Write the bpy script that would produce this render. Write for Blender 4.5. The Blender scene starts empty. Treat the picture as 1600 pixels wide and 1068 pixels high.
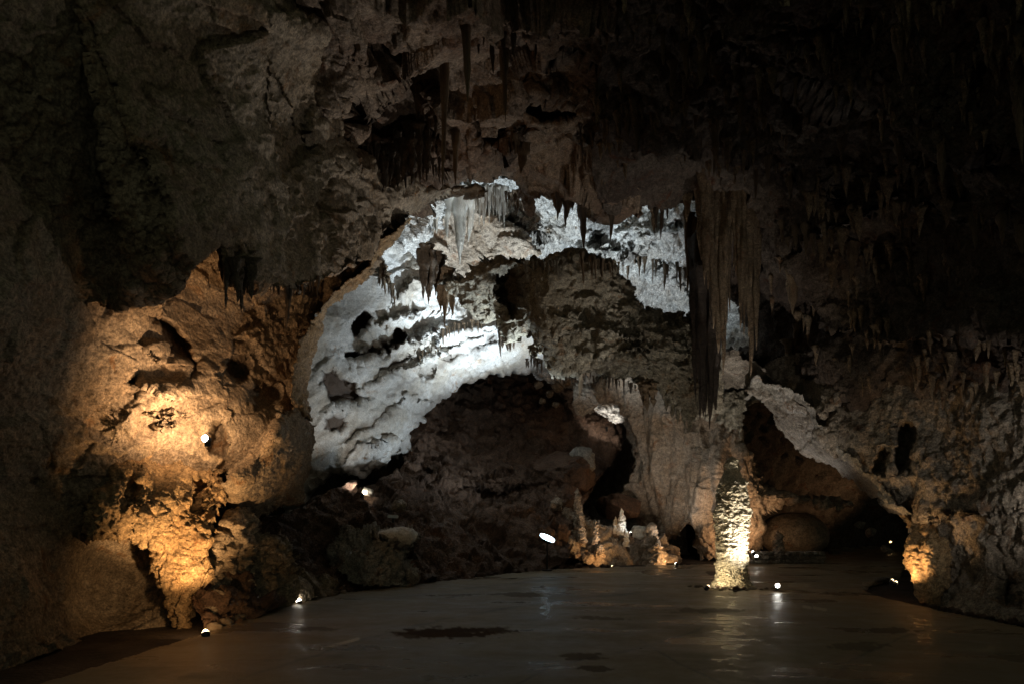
import bpy, math, random
import numpy as np
from mathutils import Vector

# ------------------------------------------------------------------ basics
FOC, HZ, CX, CAMZ = 1067.0, 800.0, 800.0, 1.6
C = bpy.context.scene.collection
R0 = random.Random(7)


def at(px, py, Y):
    return Vector(((px - CX) / FOC * Y, Y, CAMZ + (HZ - py) / FOC * Y))


def floorY(py):
    return CAMZ * FOC / (py - HZ)


def tag(o, label=None, cat=None, group=None, kind=None):
    if label: o['label'] = label
    if cat: o['category'] = cat
    if group: o['group'] = group
    if kind: o['kind'] = kind
    return o


# ------------------------------------------------------------------ noise
_rs = np.random.RandomState(11)
_perm = np.concatenate([_rs.permutation(256)] * 3).astype(np.int32)
_g = _rs.normal(size=(256, 3))
_g = (_g / np.linalg.norm(_g, axis=1)[:, None]).astype(np.float32)


def gnoise(P):
    P = np.asarray(P, np.float32)
    i = np.floor(P).astype(np.int32)
    f = P - i
    i &= 255
    u = f * f * f * (f * (f * 6 - 15) + 10)
    out = np.zeros(len(P), np.float32)
    for dx in (0, 1):
        wx = u[:, 0] if dx else 1 - u[:, 0]
        px_ = _perm[i[:, 0] + dx]
        for dy in (0, 1):
            wy = wx * (u[:, 1] if dy else 1 - u[:, 1])
            py_ = _perm[px_ + i[:, 1] + dy]
            for dz in (0, 1):
                w = wy * (u[:, 2] if dz else 1 - u[:, 2])
                g = _g[_perm[py_ + i[:, 2] + dz]]
                d = g[:, 0] * (f[:, 0] - dx) + g[:, 1] * (f[:, 1] - dy) + g[:, 2] * (f[:, 2] - dz)
                out += w * d
    return out * 1.6


def fbm(P, octv=3, gain=0.5):
    s = 0; a = 1.0; t = 0
    for k in range(octv):
        s = s + a * gnoise(P * (2.03 ** k) + 17.3 * k); t += a; a *= gain
    return s / t


def bil(P, octv=2, gain=0.5):
    s = 0; a = 1.0; t = 0
    for k in range(octv):
        s = s + a * (np.abs(gnoise(P * (2.07 ** k) + 31.7 * k)) * 2 - 0.55); t += a; a *= gain
    return s / t


def rid(P, octv=2, gain=0.5):
    return -bil(P, octv, gain)


_off = _rs.uniform(0, 1, (256, 3)).astype(np.float32)


def fac(P, octv=1, gain=0.5):
    """broken faces: every cell of a jittered lattice is a tilted plane"""
    P = np.asarray(P, np.float32)
    tot = 0; amp = 1.0
    for k in range(octv):
        Q = P * (2.1 ** k) + 13.7 * k
        Q = Q + .25 * np.c_[gnoise(Q * 1.3), gnoise(Q * 1.3 + 5), gnoise(Q * 1.3 + 9)]
        i = np.floor(Q).astype(np.int32)
        best = np.full(len(Q), 9., np.float32); h = np.zeros(len(Q), np.float32)
        for dx in (-1, 0, 1):
            for dy in (-1, 0, 1):
                for dz in (-1, 0, 1):
                    c = i + np.array([dx, dy, dz], np.int32); m = c & 255
                    q = _perm[_perm[_perm[m[:, 0]] + m[:, 1]] + m[:, 2]]
                    d = Q - (c + _off[q])
                    r = (d * d).sum(1)
                    b = r < best
                    best = np.where(b, r, best)
                    h = np.where(b, (d * _g[(q + 91) & 255]).sum(1) * 1.1 + (_off[q][:, 0] - .5) * .8, h)
        tot = tot + amp * h; amp *= gain
    return tot


NF = {'fbm': fbm, 'bil': bil, 'rid': rid, 'fac': fac}


def sstep(x, a, b):
    t = np.clip((x - a) / (b - a), 0, 1)
    return t * t * (3 - 2 * t)


# ------------------------------------------------------------------ 2D geometry
def inside(poly, X, Y):
    r = np.zeros(X.shape, bool)
    n = len(poly)
    for k in range(n):
        x0, y0 = poly[k][:2]; x1, y1 = poly[(k + 1) % n][:2]
        if y0 == y1: continue
        c = ((y0 > Y) != (y1 > Y)) & (X < (x1 - x0) * (Y - y0) / (y1 - y0) + x0)
        r ^= c
    return r


def segdist(line, X, Y, closed=False, flags=None):
    best = np.full(X.shape, 1e6, np.float32); sgn = np.zeros(X.shape, np.float32); par = np.zeros(X.shape, np.float32)
    n = len(line)
    m = n if closed else n - 1
    for k in range(m):
        if flags is not None and not flags[k]: continue
        x0, y0 = line[k][:2]; x1, y1 = line[(k + 1) % n][:2]
        dx, dy = x1 - x0, y1 - y0
        L2 = dx * dx + dy * dy + 1e-9
        t = np.clip(((X - x0) * dx + (Y - y0) * dy) / L2, 0, 1)
        d = np.hypot(X - x0 - t * dx, Y - y0 - t * dy)
        b = d < best
        best = np.where(b, d, best)
        s = (dx * (Y - y0) - dy * (X - x0))
        sgn = np.where(b, np.sign(s), sgn)
        par = np.where(b, (k + t) / max(1, m), par)
    return best, sgn, par


def tps(pts):
    A = np.array([(p[0] / 200., p[1] / 200., 1. / p[2]) for p in pts], float)
    n = len(A)

    def phi(r2): return 0.5 * r2 * np.log(r2 + 1e-12)
    D = ((A[:, None, :2] - A[None, :, :2]) ** 2).sum(-1)
    K = phi(D) + np.eye(n) * 0.01
    Pm = np.c_[np.ones(n), A[:, :2]]
    M = np.block([[K, Pm], [Pm.T, np.zeros((3, 3))]])
    s = np.linalg.solve(M, np.r_[A[:, 2], 0, 0, 0])

    def f(X, Y):
        X = X / 200.; Y = Y / 200.
        o = s[n] + s[n + 1] * X + s[n + 2] * Y
        for k in range(n):
            o = o + s[k] * phi((X - A[k, 0]) ** 2 + (Y - A[k, 1]) ** 2)
        return 1. / np.clip(o, 1 / 60., 1 / 3.)
    return f


def make_mesh(name, V, F4=None, F3=None, smooth=True, attr=None):
    me = bpy.data.meshes.new(name)
    V = np.asarray(V, np.float32)
    F4 = np.zeros((0, 4), np.int32) if F4 is None else np.asarray(F4, np.int32).reshape(-1, 4)
    F3 = np.zeros((0, 3), np.int32) if F3 is None else np.asarray(F3, np.int32).reshape(-1, 3)
    me.vertices.add(len(V)); me.vertices.foreach_set('co', V.ravel())
    nl = F4.size + F3.size
    me.loops.add(nl); me.loops.foreach_set('vertex_index', np.r_[F4.ravel(), F3.ravel()].astype(np.int32))
    me.polygons.add(len(F4) + len(F3))
    st = np.r_[np.arange(len(F4)) * 4, F4.size + np.arange(len(F3)) * 3].astype(np.int32)
    me.polygons.foreach_set('loop_start', st)
    me.polygons.foreach_set('use_smooth', np.full(len(st), smooth, bool))
    if attr is not None:
        for k, v in attr.items():
            a = me.attributes.new(k, 'FLOAT', 'POINT'); a.data.foreach_set('value', np.asarray(v, np.float32))
    me.update(calc_edges=True)
    me.validate()
    return me


def link(name, me, mat=None, parent=None, loc=None):
    o = bpy.data.objects.new(name, me); C.objects.link(o)
    if mat and not me.materials: me.materials.append(mat)
    if loc is not None: o.location = loc
    if parent: o.parent = parent
    return o


class Rock:
    """a rock mass: an outline with a measured distance for each place, relief in metres and a thick back"""

    def __init__(s, name, poly, pts, mat, relief, label=None, cat=None, step=2.0, roll=0.8, rag=(7, 3),
                 pockets=(), ledges=(), ridges=(), shelves=(), bands=(), depth=2.5, kind=None, group=None, crust=None, clampfloor=True):
        xs = [p[0] for p in poly]; ys = [p[1] for p in poly]
        x0, x1, y0, y1 = max(-60, min(xs) - 8), min(1660, max(xs) + 8), max(-60, min(ys) - 8), min(1110, max(ys) + 8)
        gx = np.arange(x0, x1 + step, step); gy = np.arange(y0, y1 + step, step)
        X, Y = np.meshgrid(gx, gy)
        sh = X.shape
        P2 = np.c_[X.ravel(), Y.ravel(), np.full(X.size, hash(len(name)) % 50 + 3.7)]
        n1 = gnoise(P2 / 38.); n2 = gnoise(P2 / 38. + 9.1); n3 = gnoise(P2 / 9.); n4 = gnoise(P2 / 9. + 5.3)
        wx = (n1 * rag[0] + n3 * rag[1]).reshape(sh); wy = (n2 * rag[0] + n4 * rag[1]).reshape(sh)
        XW, YW = X + wx, Y + wy
        ins = inside(poly, XW, YW)
        D = tps(pts)(X, Y)
        fl = [(p[2] if len(p) > 2 else 0) for p in poly]
        stain = np.zeros(sh, np.float32)
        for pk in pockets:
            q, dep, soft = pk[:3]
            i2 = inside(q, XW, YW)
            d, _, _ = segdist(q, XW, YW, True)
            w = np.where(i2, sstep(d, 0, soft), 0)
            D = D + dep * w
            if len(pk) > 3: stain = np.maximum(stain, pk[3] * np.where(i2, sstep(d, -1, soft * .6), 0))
        for lg in ledges:
            # step along a line: the upper side of a line drawn from right to left stands forward by h, fading over w px
            q, h, w = lg[:3]
            d, sg, t = segdist(q, XW, YW)
            tp = np.clip(np.minimum(t, 1 - t) * 5, 0, 1) if (len(lg) < 4 or lg[3]) else 1.0
            inr = sg > 0
            D = D - h * tp * np.where(inr, np.exp(-(d / w) ** 2), 0) 
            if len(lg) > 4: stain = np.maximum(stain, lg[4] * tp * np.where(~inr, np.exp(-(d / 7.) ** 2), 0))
        for q, w, a_ in bands:
            d, _, t = segdist(q, XW, YW)
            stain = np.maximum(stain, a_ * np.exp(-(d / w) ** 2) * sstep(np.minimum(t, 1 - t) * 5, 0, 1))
        for q, line, h, w in shelves:
            # everything inside the outline hangs forward of the lip line, fading with distance from it
            i2 = inside(q, XW, YW)
            d, _, t = segdist(line, XW, YW)
            n = len(line) - 1
            D = D - h * np.where(i2, np.exp(-(d / w) ** 2) * sstep(np.minimum(t * 4, (1 - t) * 2.6), 0, 1), 0)
        for rg in ridges:
            q, h, w = rg[:3]
            d, sg, t = segdist(q, XW, YW)
            tp = np.clip(np.minimum(t, 1 - t) * 6, 0, 1)
            D = D - h * tp * np.exp(-(d / w) ** 2)
        if any(fl):
            d, _, _ = segdist(poly, XW, YW, True, fl)
            dm = d * D / FOC
            q = np.clip(dm / roll, 0, 1)
            D = D + roll * 1.1 * (1 - np.sqrt(np.clip(1 - (1 - q) ** 2, 0, 1)))
        P = np.stack([(X - CX) / FOC * D, D, CAMZ + (HZ - Y) / FOC * D], -1)
        du = np.gradient(P, axis=1); dv = np.gradient(P, axis=0)
        N = np.cross(du, dv); N /= np.linalg.norm(N, axis=-1, keepdims=True) + 1e-9
        view = P - np.array([0, 0, CAMZ])
        N *= -np.sign((N * view).sum(-1, keepdims=True))
        sel = ins.ravel()
        idx = np.full(X.size, -1, np.int64); idx[sel] = np.arange(sel.sum())
        Pf = P.reshape(-1, 3)[sel]; Nf = N.reshape(-1, 3)[sel]
        disp = np.zeros(len(Pf), np.float32)
        cm = sstep(fbm(Pf / 2.3 + 40, 2), -0.25, 0.35)  # where the crust is rough
        cell = step * float(np.median(Pf[:, 1])) / FOC
        for r in relief:
            kind_, sc, amp = r[:3]
            if np.min(sc) < 2.2 * cell: continue
            sc = np.array(sc if hasattr(sc, '__len__') else (sc,) * 3, float)
            Pq = Pf
            if kind_ in ('diag', 'dfac'):
                Pq = np.c_[Pf[:, 0] * .88 + Pf[:, 2] * .47, Pf[:, 1], -Pf[:, 0] * .47 + Pf[:, 2] * .88]; kind_ = 'rid' if kind_ == 'diag' else 'fac'
            v = NF[kind_](Pq / sc + len(name), r[3] if len(r) > 3 else 2)
            if len(r) > 4 and r[4]: v = v * (0.05 + 1.5 * cm)
            disp += amp * v
        cavity = disp.copy()
        Pf = Pf + Nf * disp[:, None]
        if clampfloor: Pf[:, 2] = np.maximum(Pf[:, 2], -0.25)
        s.gx, s.gy, s.step = gx, gy, step
        Yg = np.full(X.size, np.nan); Yg[sel] = Pf[:, 1]; s.Yg = Yg.reshape(sh); s.f = tps(pts)
        ii = idx.reshape(sh)
        q = np.stack([ii[:-1, :-1], ii[1:, :-1], ii[1:, 1:], ii[:-1, 1:]], -1).reshape(-1, 4)
        q = q[(q >= 0).all(1)]
        # boundary ring -> sides
        E = np.concatenate([q[:, [0, 1]], q[:, [1, 2]], q[:, [2, 3]], q[:, [3, 0]]])
        key = np.sort(E, 1); key = key[:, 0] * (len(Pf) + 1) + key[:, 1]
        _, inv, cnt = np.unique(key, return_inverse=True, return_counts=True)
        B = E[cnt[inv] == 1]
        bv = np.unique(B)
        bi = np.full(len(Pf), -1, np.int64); bi[bv] = np.arange(len(bv))
        V = [Pf]; F = [q]
        ray = Pf[bv] - np.array([0, 0, CAMZ]); ray /= np.linalg.norm(ray, axis=1)[:, None]
        cen = Pf.mean(0)
        prev = bv.copy(); base = len(Pf)
        K = 4
        for k in range(1, K + 1):
            t = depth * k / K
            Q = Pf[bv] + ray * t + (cen - Pf[bv]) * 0.012 * k + np.c_[fbm(Pf[bv] + k), fbm(Pf[bv] + 9 + k), fbm(Pf[bv] + 5 + k)] * 0.0
            cur = base + np.arange(len(bv)); base += len(bv)
            V.append(Q)
            F.append(np.stack([prev[bi[B[:, 1]]], prev[bi[B[:, 0]]], cur[bi[B[:, 0]]], cur[bi[B[:, 1]]]], -1))
            prev = cur
        V = np.concatenate(V)
        st = np.r_[stain.ravel()[sel], np.zeros(len(V) - len(Pf))]
        org = np.array([V[:, 0].mean(), V[:, 1].mean(), V[:, 2].min()])
        me = make_mesh(name, V - org, np.concatenate(F), attr={'stain': st})
        s.o = link(name, me, mat, loc=org)
        tag(s.o, label, cat, group, kind)

    def Y(s, px, py):
        i = int(round((px - s.gx[0]) / s.step)); j = int(round((py - s.gy[0]) / s.step))
        h, w = s.Yg.shape
        for rad in range(0, 8):
            a = s.Yg[max(0, j - rad):j + rad + 1, max(0, i - rad):i + rad + 1]
            if a.size and np.isfinite(a).any(): return float(np.nanmin(a))
        return float(s.f(np.array([float(px)]), np.array([float(py)]))[0])


# ------------------------------------------------------------------ materials
def nt(m):
    m.use_nodes = True
    return m.node_tree.nodes, m.node_tree.links


def rock_mat(name, pale, tan, rust, stain=(0.035, 0.022, 0.014), rough=0.72, spec=0.35, bump=0.6, rustT=0.56, sc=1.0, speck=0.45):
    m = bpy.data.materials.new(name)
    n, l = nt(m)
    b = n['Principled BSDF']
    tc = n.new('ShaderNodeTexCoord')

    def noise(scale, det=5, rgh=0.6, dist=0.0):
        t = n.new('ShaderNodeTexNoise'); t.inputs['Scale'].default_value = scale; t.inputs['Detail'].default_value = det
        t.inputs['Roughness'].default_value = rgh; t.inputs['Distortion'].default_value = dist
        l.new(tc.outputs['Object'], t.inputs['Vector']); return t.outputs['Fac']

    def ramp(f, a, b_, ca=0.0, cb=1.0):
        r = n.new('ShaderNodeMapRange'); r.interpolation_type = 'SMOOTHSTEP'
        r.inputs['From Min'].default_value = a; r.inputs['From Max'].default_value = b_
        r.inputs['To Min'].default_value = ca; r.inputs['To Max'].default_value = cb
        l.new(f, r.inputs['Value']); return r.outputs['Result']

    def mix(f, c1, c2, typ='MIX'):
        x = n.new('ShaderNodeMix'); x.data_type = 'RGBA'; x.blend_type = typ
        if hasattr(f, 'links'): l.new(f, x.inputs[0])
        else: x.inputs[0].default_value = f
        for c, k in ((c1, 6), (c2, 7)):
            if hasattr(c, 'links'): l.new(c, x.inputs[k])
            else: x.inputs[k].default_value = (*c, 1)
        return x.outputs[2]
    c = mix(ramp(noise(0.7 * sc, 7, .65, .5), .38, .62), pale, tan)
    c = mix(ramp(noise(1.9 * sc, 7, .68, .8), rustT, rustT + .12), c, rust)
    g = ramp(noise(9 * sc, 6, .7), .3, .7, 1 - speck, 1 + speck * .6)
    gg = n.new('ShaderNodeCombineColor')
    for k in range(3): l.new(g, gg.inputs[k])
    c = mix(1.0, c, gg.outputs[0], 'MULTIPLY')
    g2 = ramp(noise(34 * sc, 5, .75), .34, .66, 1 - speck * 1.1, 1 + speck * .7)  # fine random specks; their dark dots also stand in for shaded pits
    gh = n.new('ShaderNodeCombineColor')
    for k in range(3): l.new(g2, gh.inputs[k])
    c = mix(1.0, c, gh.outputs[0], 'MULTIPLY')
    # clay grains
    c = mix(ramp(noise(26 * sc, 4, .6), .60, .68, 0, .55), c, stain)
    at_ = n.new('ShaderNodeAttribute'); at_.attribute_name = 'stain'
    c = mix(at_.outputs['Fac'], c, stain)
    l.new(c, b.inputs['Base Color'])
    b.inputs['Roughness'].default_value = rough
    b.inputs['Specular IOR Level'].default_value = spec
    l.new(ramp(noise(1.2 * sc, 4), .3, .7, rough - .18, rough + .15), b.inputs['Roughness'])
    # fine grain
    vo = n.new('ShaderNodeTexVoronoi'); vo.inputs['Scale'].default_value = 16 * sc; l.new(tc.outputs['Object'], vo.inputs['Vector'])
    ad = n.new('ShaderNodeMath'); ad.operation = 'MULTIPLY_ADD'; ad.inputs[1].default_value = -0.5
    l.new(vo.outputs['Distance'], ad.inputs[0]); l.new(noise(22 * sc, 8, .72), ad.inputs[2])
    bp = n.new('ShaderNodeBump'); bp.inputs['Strength'].default_value = min(1, bump * 1.25); bp.inputs['Distance'].default_value = 0.06
    l.new(ad.outputs[0], bp.inputs['Height']); l.new(bp.outputs['Normal'], b.inputs['Normal'])
    return m


def plain_mat(name, col, rough=.5, metal=0.0):
    m = bpy.data.materials.new(name); n, l = nt(m); b = n['Principled BSDF']
    b.inputs['Base Color'].default_value = (*col, 1); b.inputs['Roughness'].default_value = rough; b.inputs['Metallic'].default_value = metal
    t = n.new('ShaderNodeTexNoise'); t.inputs['Scale'].default_value = 30
    bp = n.new('ShaderNodeBump'); bp.inputs['Strength'].default_value = .1; l.new(t.outputs['Fac'], bp.inputs['Height']); l.new(bp.outputs['Normal'], b.inputs['Normal'])
    return m


def glow_mat(name, col, st):
    m = bpy.data.materials.new(name); n, l = nt(m); b = n['Principled BSDF']
    b.inputs['Base Color'].default_value = (.8, .8, .8, 1)
    b.inputs['Emission Color'].default_value = (*col, 1); b.inputs['Emission Strength'].default_value = st
    return m


M = {
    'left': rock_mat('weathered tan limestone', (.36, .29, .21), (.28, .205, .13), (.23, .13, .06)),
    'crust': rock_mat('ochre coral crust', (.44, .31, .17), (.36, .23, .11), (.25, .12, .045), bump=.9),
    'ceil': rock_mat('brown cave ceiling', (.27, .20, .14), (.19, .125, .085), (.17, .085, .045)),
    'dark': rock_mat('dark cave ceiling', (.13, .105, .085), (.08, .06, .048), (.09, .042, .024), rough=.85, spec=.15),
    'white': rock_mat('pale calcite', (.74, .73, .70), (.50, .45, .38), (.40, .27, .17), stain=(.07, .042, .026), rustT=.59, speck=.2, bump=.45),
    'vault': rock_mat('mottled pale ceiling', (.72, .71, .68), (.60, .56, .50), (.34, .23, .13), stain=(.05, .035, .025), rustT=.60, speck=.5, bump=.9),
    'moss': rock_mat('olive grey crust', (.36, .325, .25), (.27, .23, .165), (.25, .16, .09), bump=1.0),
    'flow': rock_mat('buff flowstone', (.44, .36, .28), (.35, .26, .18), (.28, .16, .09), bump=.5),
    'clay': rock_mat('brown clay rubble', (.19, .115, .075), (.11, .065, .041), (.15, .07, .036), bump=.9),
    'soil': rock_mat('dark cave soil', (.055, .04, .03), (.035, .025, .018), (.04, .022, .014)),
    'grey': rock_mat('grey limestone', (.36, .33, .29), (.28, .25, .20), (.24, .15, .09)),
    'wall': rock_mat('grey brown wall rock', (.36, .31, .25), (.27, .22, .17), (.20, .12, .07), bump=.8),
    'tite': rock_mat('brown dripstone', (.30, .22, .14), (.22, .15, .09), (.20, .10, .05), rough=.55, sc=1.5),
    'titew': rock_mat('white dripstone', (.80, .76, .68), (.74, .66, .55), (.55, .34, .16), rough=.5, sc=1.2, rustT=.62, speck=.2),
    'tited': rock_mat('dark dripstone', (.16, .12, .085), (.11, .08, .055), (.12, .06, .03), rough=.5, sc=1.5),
    'black': rock_mat('near black dripstone', (.07, .052, .04), (.045, .033, .025), (.05, .026, .015), rough=.6, sc=1.5),  # one even near black base colour
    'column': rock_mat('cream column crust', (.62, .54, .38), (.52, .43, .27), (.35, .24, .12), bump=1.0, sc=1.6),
    'metal': plain_mat('black painted metal', (.03, .03, .03), .45, .6),
    'white_paint': plain_mat('white paint', (.75, .77, .8), .4),
}


# ------------------------------------------------------------------ camera, render, world
sc = bpy.context.scene
cam = bpy.data.cameras.new('camera'); co = bpy.data.objects.new('camera', cam); C.objects.link(co)
co.location = (0, 0, CAMZ); co.rotation_euler = (math.radians(90), 0, 0)
cam.sensor_width = 36; cam.lens = 24.0; cam.shift_y = (HZ - 534) / 1600.0; cam.clip_end = 300
sc.camera = co
sc.render.engine = 'CYCLES'
sc.cycles.use_denoising = True
sc.cycles.max_bounces = 6; sc.cycles.diffuse_bounces = 4; sc.cycles.glossy_bounces = 3
sc.cycles.sample_clamp_indirect = 4
sc.view_settings.view_transform = 'Standard'; sc.view_settings.look = 'None'
w = bpy.data.worlds.new('World'); sc.world = w; w.use_nodes = True
w.node_tree.nodes['Background'].inputs[0].default_value = (.90, 1.0, .72, 1)
w.node_tree.nodes['Background'].inputs[1].default_value = 0.082

# ------------------------------------------------------------------ rock masses
REL = [('fbm', 2.6, .20, 3), ('dfac', (2.2, 1.5, 1.0), .10, 2), ('bil', .35, .03, 2), ('bil', .15, .026, 2, 1), ('fbm', .07, .014, 2, 1)]
ROUGH = [('fbm', 2.2, .30, 3), ('fac', .7, .20, 2), ('bil', .22, .085, 2, 1), ('fbm', .07, .02, 2, 1)]
SMOOTH = [('fbm', 2.6, .26, 3), ('bil', .9, .07, 2), ('bil', .28, .022, 2, 1), ('fbm', .08, .008, 2, 1)]

B = Rock('cave_wall', [(-50, -50), (430, -50, 1), (520, 50, 1), (510, 140, 1), (540, 215, 1), (600, 262, 1), (690, 285, 1), (765, 300, 1), (706, 309, 1), (668, 322, 1), (640, 348, 1), (604, 396, 1),
     (560, 440, 1), (520, 478, 1), (500, 512, 1), (487, 560, 1), (480, 610, 1), (484, 660, 1), (490, 700, 1), (480, 742, 1), (470, 784, 1),
     (440, 792, 1), (400, 806, 1), (362, 798, 1), (362, 770, 1), (350, 800, 1), (330, 842, 1), (318, 872, 1), (322, 912, 1), (300, 930, 1), (295, 960, 1), (286, 990, 0),
     (270, 996), (200, 992), (110, 1010), (0, 1050), (-50, 1060)],
    [(290, 985, 9.9), (250, 900, 10.2), (250, 760, 9.9), (190, 700, 9.2), (250, 650, 9.6), (0, 1040, 7.1), (0, 900, 7.5), (100, 1000, 8.6), (160, 900, 9.9), (155, 800, 9.1), (60, 760, 8.6), (0, 700, 7.8), (0, 500, 6.8),
     (100, 600, 8.3), (310, 640, 10.0), (335, 690, 10.3), (410, 700, 11.0), (470, 770, 12.6), (440, 600, 12.0), (480, 560, 12.6), (300, 500, 10.4), (400, 470, 11.6), (500, 480, 13),
     (560, 430, 14), (640, 350, 15.5), (750, 300, 16.5), (650, 250, 14), (600, 150, 11.5), (600, 0, 9.5), (400, 300, 11), (300, 150, 9), (300, 0, 8), (0, 300, 6.8), (0, 0, 6.6), (150, 150, 7.6)],
    M['left'], REL, step=2.0, roll=.7, kind='structure',
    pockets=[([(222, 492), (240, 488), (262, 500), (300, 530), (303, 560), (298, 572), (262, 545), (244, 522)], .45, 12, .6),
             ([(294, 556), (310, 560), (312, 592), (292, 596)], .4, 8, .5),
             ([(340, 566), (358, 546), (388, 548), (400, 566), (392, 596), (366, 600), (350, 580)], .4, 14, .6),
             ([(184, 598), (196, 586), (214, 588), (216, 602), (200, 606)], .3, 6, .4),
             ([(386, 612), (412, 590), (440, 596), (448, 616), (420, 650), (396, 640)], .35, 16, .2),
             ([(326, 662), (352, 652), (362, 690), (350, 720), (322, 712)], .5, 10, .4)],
    shelves=[([(700, 318), (655, 335), (600, 380), (540, 428), (500, 440), (462, 454), (420, 447), (384, 440), (352, 452), (340, 378), (312, 405), (272, 456), (250, 470), (180, 480), (60, 480), (-80, 480), (-80, -80), (760, -80)],
              [(700, 310), (600, 380), (500, 440), (420, 447), (340, 420), (290, 440), (200, 470), (120, 470)], 2.5, 260)],
    ledges=[([(300, 655), (255, 655), (222, 648)], .10, 14), ([(285, 668), (240, 672)], .09, 12), ([(280, 632), (232, 610), (212, 600)], .16, 18),
            ([(290, 572), (250, 560), (222, 552)], .18, 20),
            ([(480, 720), (440, 740), (400, 780), (365, 770)], .25, 40)],
    ridges=[([(320, 600), (270, 620), (210, 640), (170, 690)], .18, 22)])

RIB = Rock('rock_arch', [(652, 340, 1), (640, 350, 1), (604, 396, 1), (560, 441, 1), (520, 479, 1), (500, 513, 1), (488, 560, 1), (481, 610, 1), (485, 655, 1), (462, 648), (448, 615), (456, 572), (470, 530), (492, 492), (536, 446), (588, 394), (628, 350)],
    [(650, 342, 14.6), (600, 396, 13.5), (540, 450, 12.6), (495, 505, 11.8), (470, 560, 11.2), (484, 580, 11.6), (470, 645, 11.4), (455, 610, 11.2)],
    M['crust'], [('fbm', 1.2, .10, 2), ('bil', .4, .06, 2), ('bil', .14, .035, 2), ('fbm', .06, .01, 1)], 'yellow tan rib of rock sweeping up to the arch crown', 'rock arch', step=1.4, roll=1.0, rag=(5, 3), depth=1.4)

SLAB = Rock('rock_slab', [(343, 757, 1), (352, 735, 1), (380, 710, 1), (408, 680, 1), (430, 648, 1), (455, 634, 1), (478, 640, 1), (487, 665, 1), (490, 700, 1), (481, 742, 1), (471, 786, 1), (440, 793, 1), (400, 806, 1), (368, 800, 1), (350, 778, 1)],
    [(346, 756, 10.2), (372, 740, 9.8), (425, 678, 10.1), (450, 640, 11.2), (486, 665, 13.3), (482, 740, 13.0), (468, 784, 12.9), (400, 803, 11.8), (430, 745, 11.5), (365, 793, 11.0), (375, 712, 10.5), (410, 672, 10.9)],
    M['left'], [('fbm', 1.0, .08, 2), ('fac', .6, .05, 2), ('bil', .16, .03, 2), ('fbm', .06, .01, 1)], 'tilted tan slab of rock with a bright upper left edge', 'rock', step=1.3, roll=.3, rag=(5, 3), depth=1.2)

# encrusted leg of rock between the two warm lamps
LEG = Rock('rock_buttress', [(165, 722, 1), (196, 712, 1), (240, 708, 1), (300, 716, 1), (344, 730, 1), (362, 760, 1), (356, 792, 1), (332, 838, 1), (316, 872, 1), (320, 908, 1), (302, 928, 1), (296, 958, 1), (288, 992, 0),
     (276, 990, 1), (262, 950, 1), (244, 912, 1), (225, 885, 1), (230, 862, 1), (205, 842, 1), (188, 850, 1), (160, 842, 1), (128, 848, 1), (134, 800, 1), (148, 755, 1)],
    [(290, 985, 9.6), (270, 900, 9.7), (250, 760, 9.5), (190, 780, 8.9), (340, 760, 10.2), (310, 900, 9.8), (300, 820, 9.7), (240, 720, 9.6), (150, 760, 8.9), (132, 840, 8.7)],
    M['crust'], [('bil', (.8, .8, 1.2), .17, 2), ('bil', (.26, .26, .36), .085, 2), ('bil', .11, .035, 2), ('fbm', .045, .010, 2)],
    'craggy ochre buttress of rock lit from below, narrowing to the floor beside the lamp', 'rock', step=1.3, roll=.3, rag=(9, 6), depth=1.2,
    pockets=[([(200, 730), (222, 735), (210, 790), (192, 800)], .25, 10), ([(300, 745), (326, 752), (322, 800), (300, 790)], .25, 9)])

D = Rock('cave_ceiling', [(400, -50), (960, -50), (985, 60, 0), (960, 160), (955, 250), (1000, 300), (1000, 322, 1), (985, 326, 1), (962, 345, 1), (940, 322, 1), (905, 304, 1), (870, 300, 1), (850, 303, 1), (838, 312, 1), (826, 330, 1), (808, 312, 1),
     (770, 300, 1), (740, 298, 1), (700, 308, 1), (668, 318, 1), (640, 332, 1), (560, 312, 1), (480, 250, 1), (430, 150, 1), (395, 60, 1)],
    [(400, 0, 8.9), (440, 150, 10.4), (480, 0, 9.2), (700, 0, 9.3), (950, 0, 9.3), (520, 200, 11.5), (600, 150, 12.4), (660, 190, 13.3), (760, 150, 12.2), (870, 120, 12.3), (930, 200, 13.3), (880, 250, 14.4), (740, 270, 14.9), (620, 300, 14.6), (660, 325, 15.6), (760, 303, 16.3), (900, 300, 16.3), (960, 338, 16.6)],
    M['ceil'], [('fbm', (2.6, 2.6, 1.8), .55, 2), ('fac', (1.9, 1.9, 1.3), .42, 2), ('bil', .5, .08, 2), ('bil', .22, .05, 2, 1), ('fbm', .08, .018, 2)],
    kind='structure', roll=.7, step=2.0,
    pockets=[([(520, 150), (580, 110), (660, 80), (700, 120), (700, 220), (640, 240), (560, 220)], .9, 30, .35),
             ([(815, 140), (860, 150), (905, 170), (900, 185), (850, 195), (812, 170)], .8, 12, .2), ([(730, 170), (790, 180), (800, 225), (740, 235)], .7, 15, .3)],
    ledges=[([(640, 100), (580, 130), (520, 170), (470, 190)], .5, 60), ([(945, 110), (880, 90), (810, 85), (760, 120)], .5, 60),
            ([(940, 195), (880, 165), (810, 140)], .5, 40), ([(930, 290), (900, 240), (850, 205), (790, 250)], .4, 40), ([(800, 285), (740, 262), (690, 290)], .3, 40)])

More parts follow.
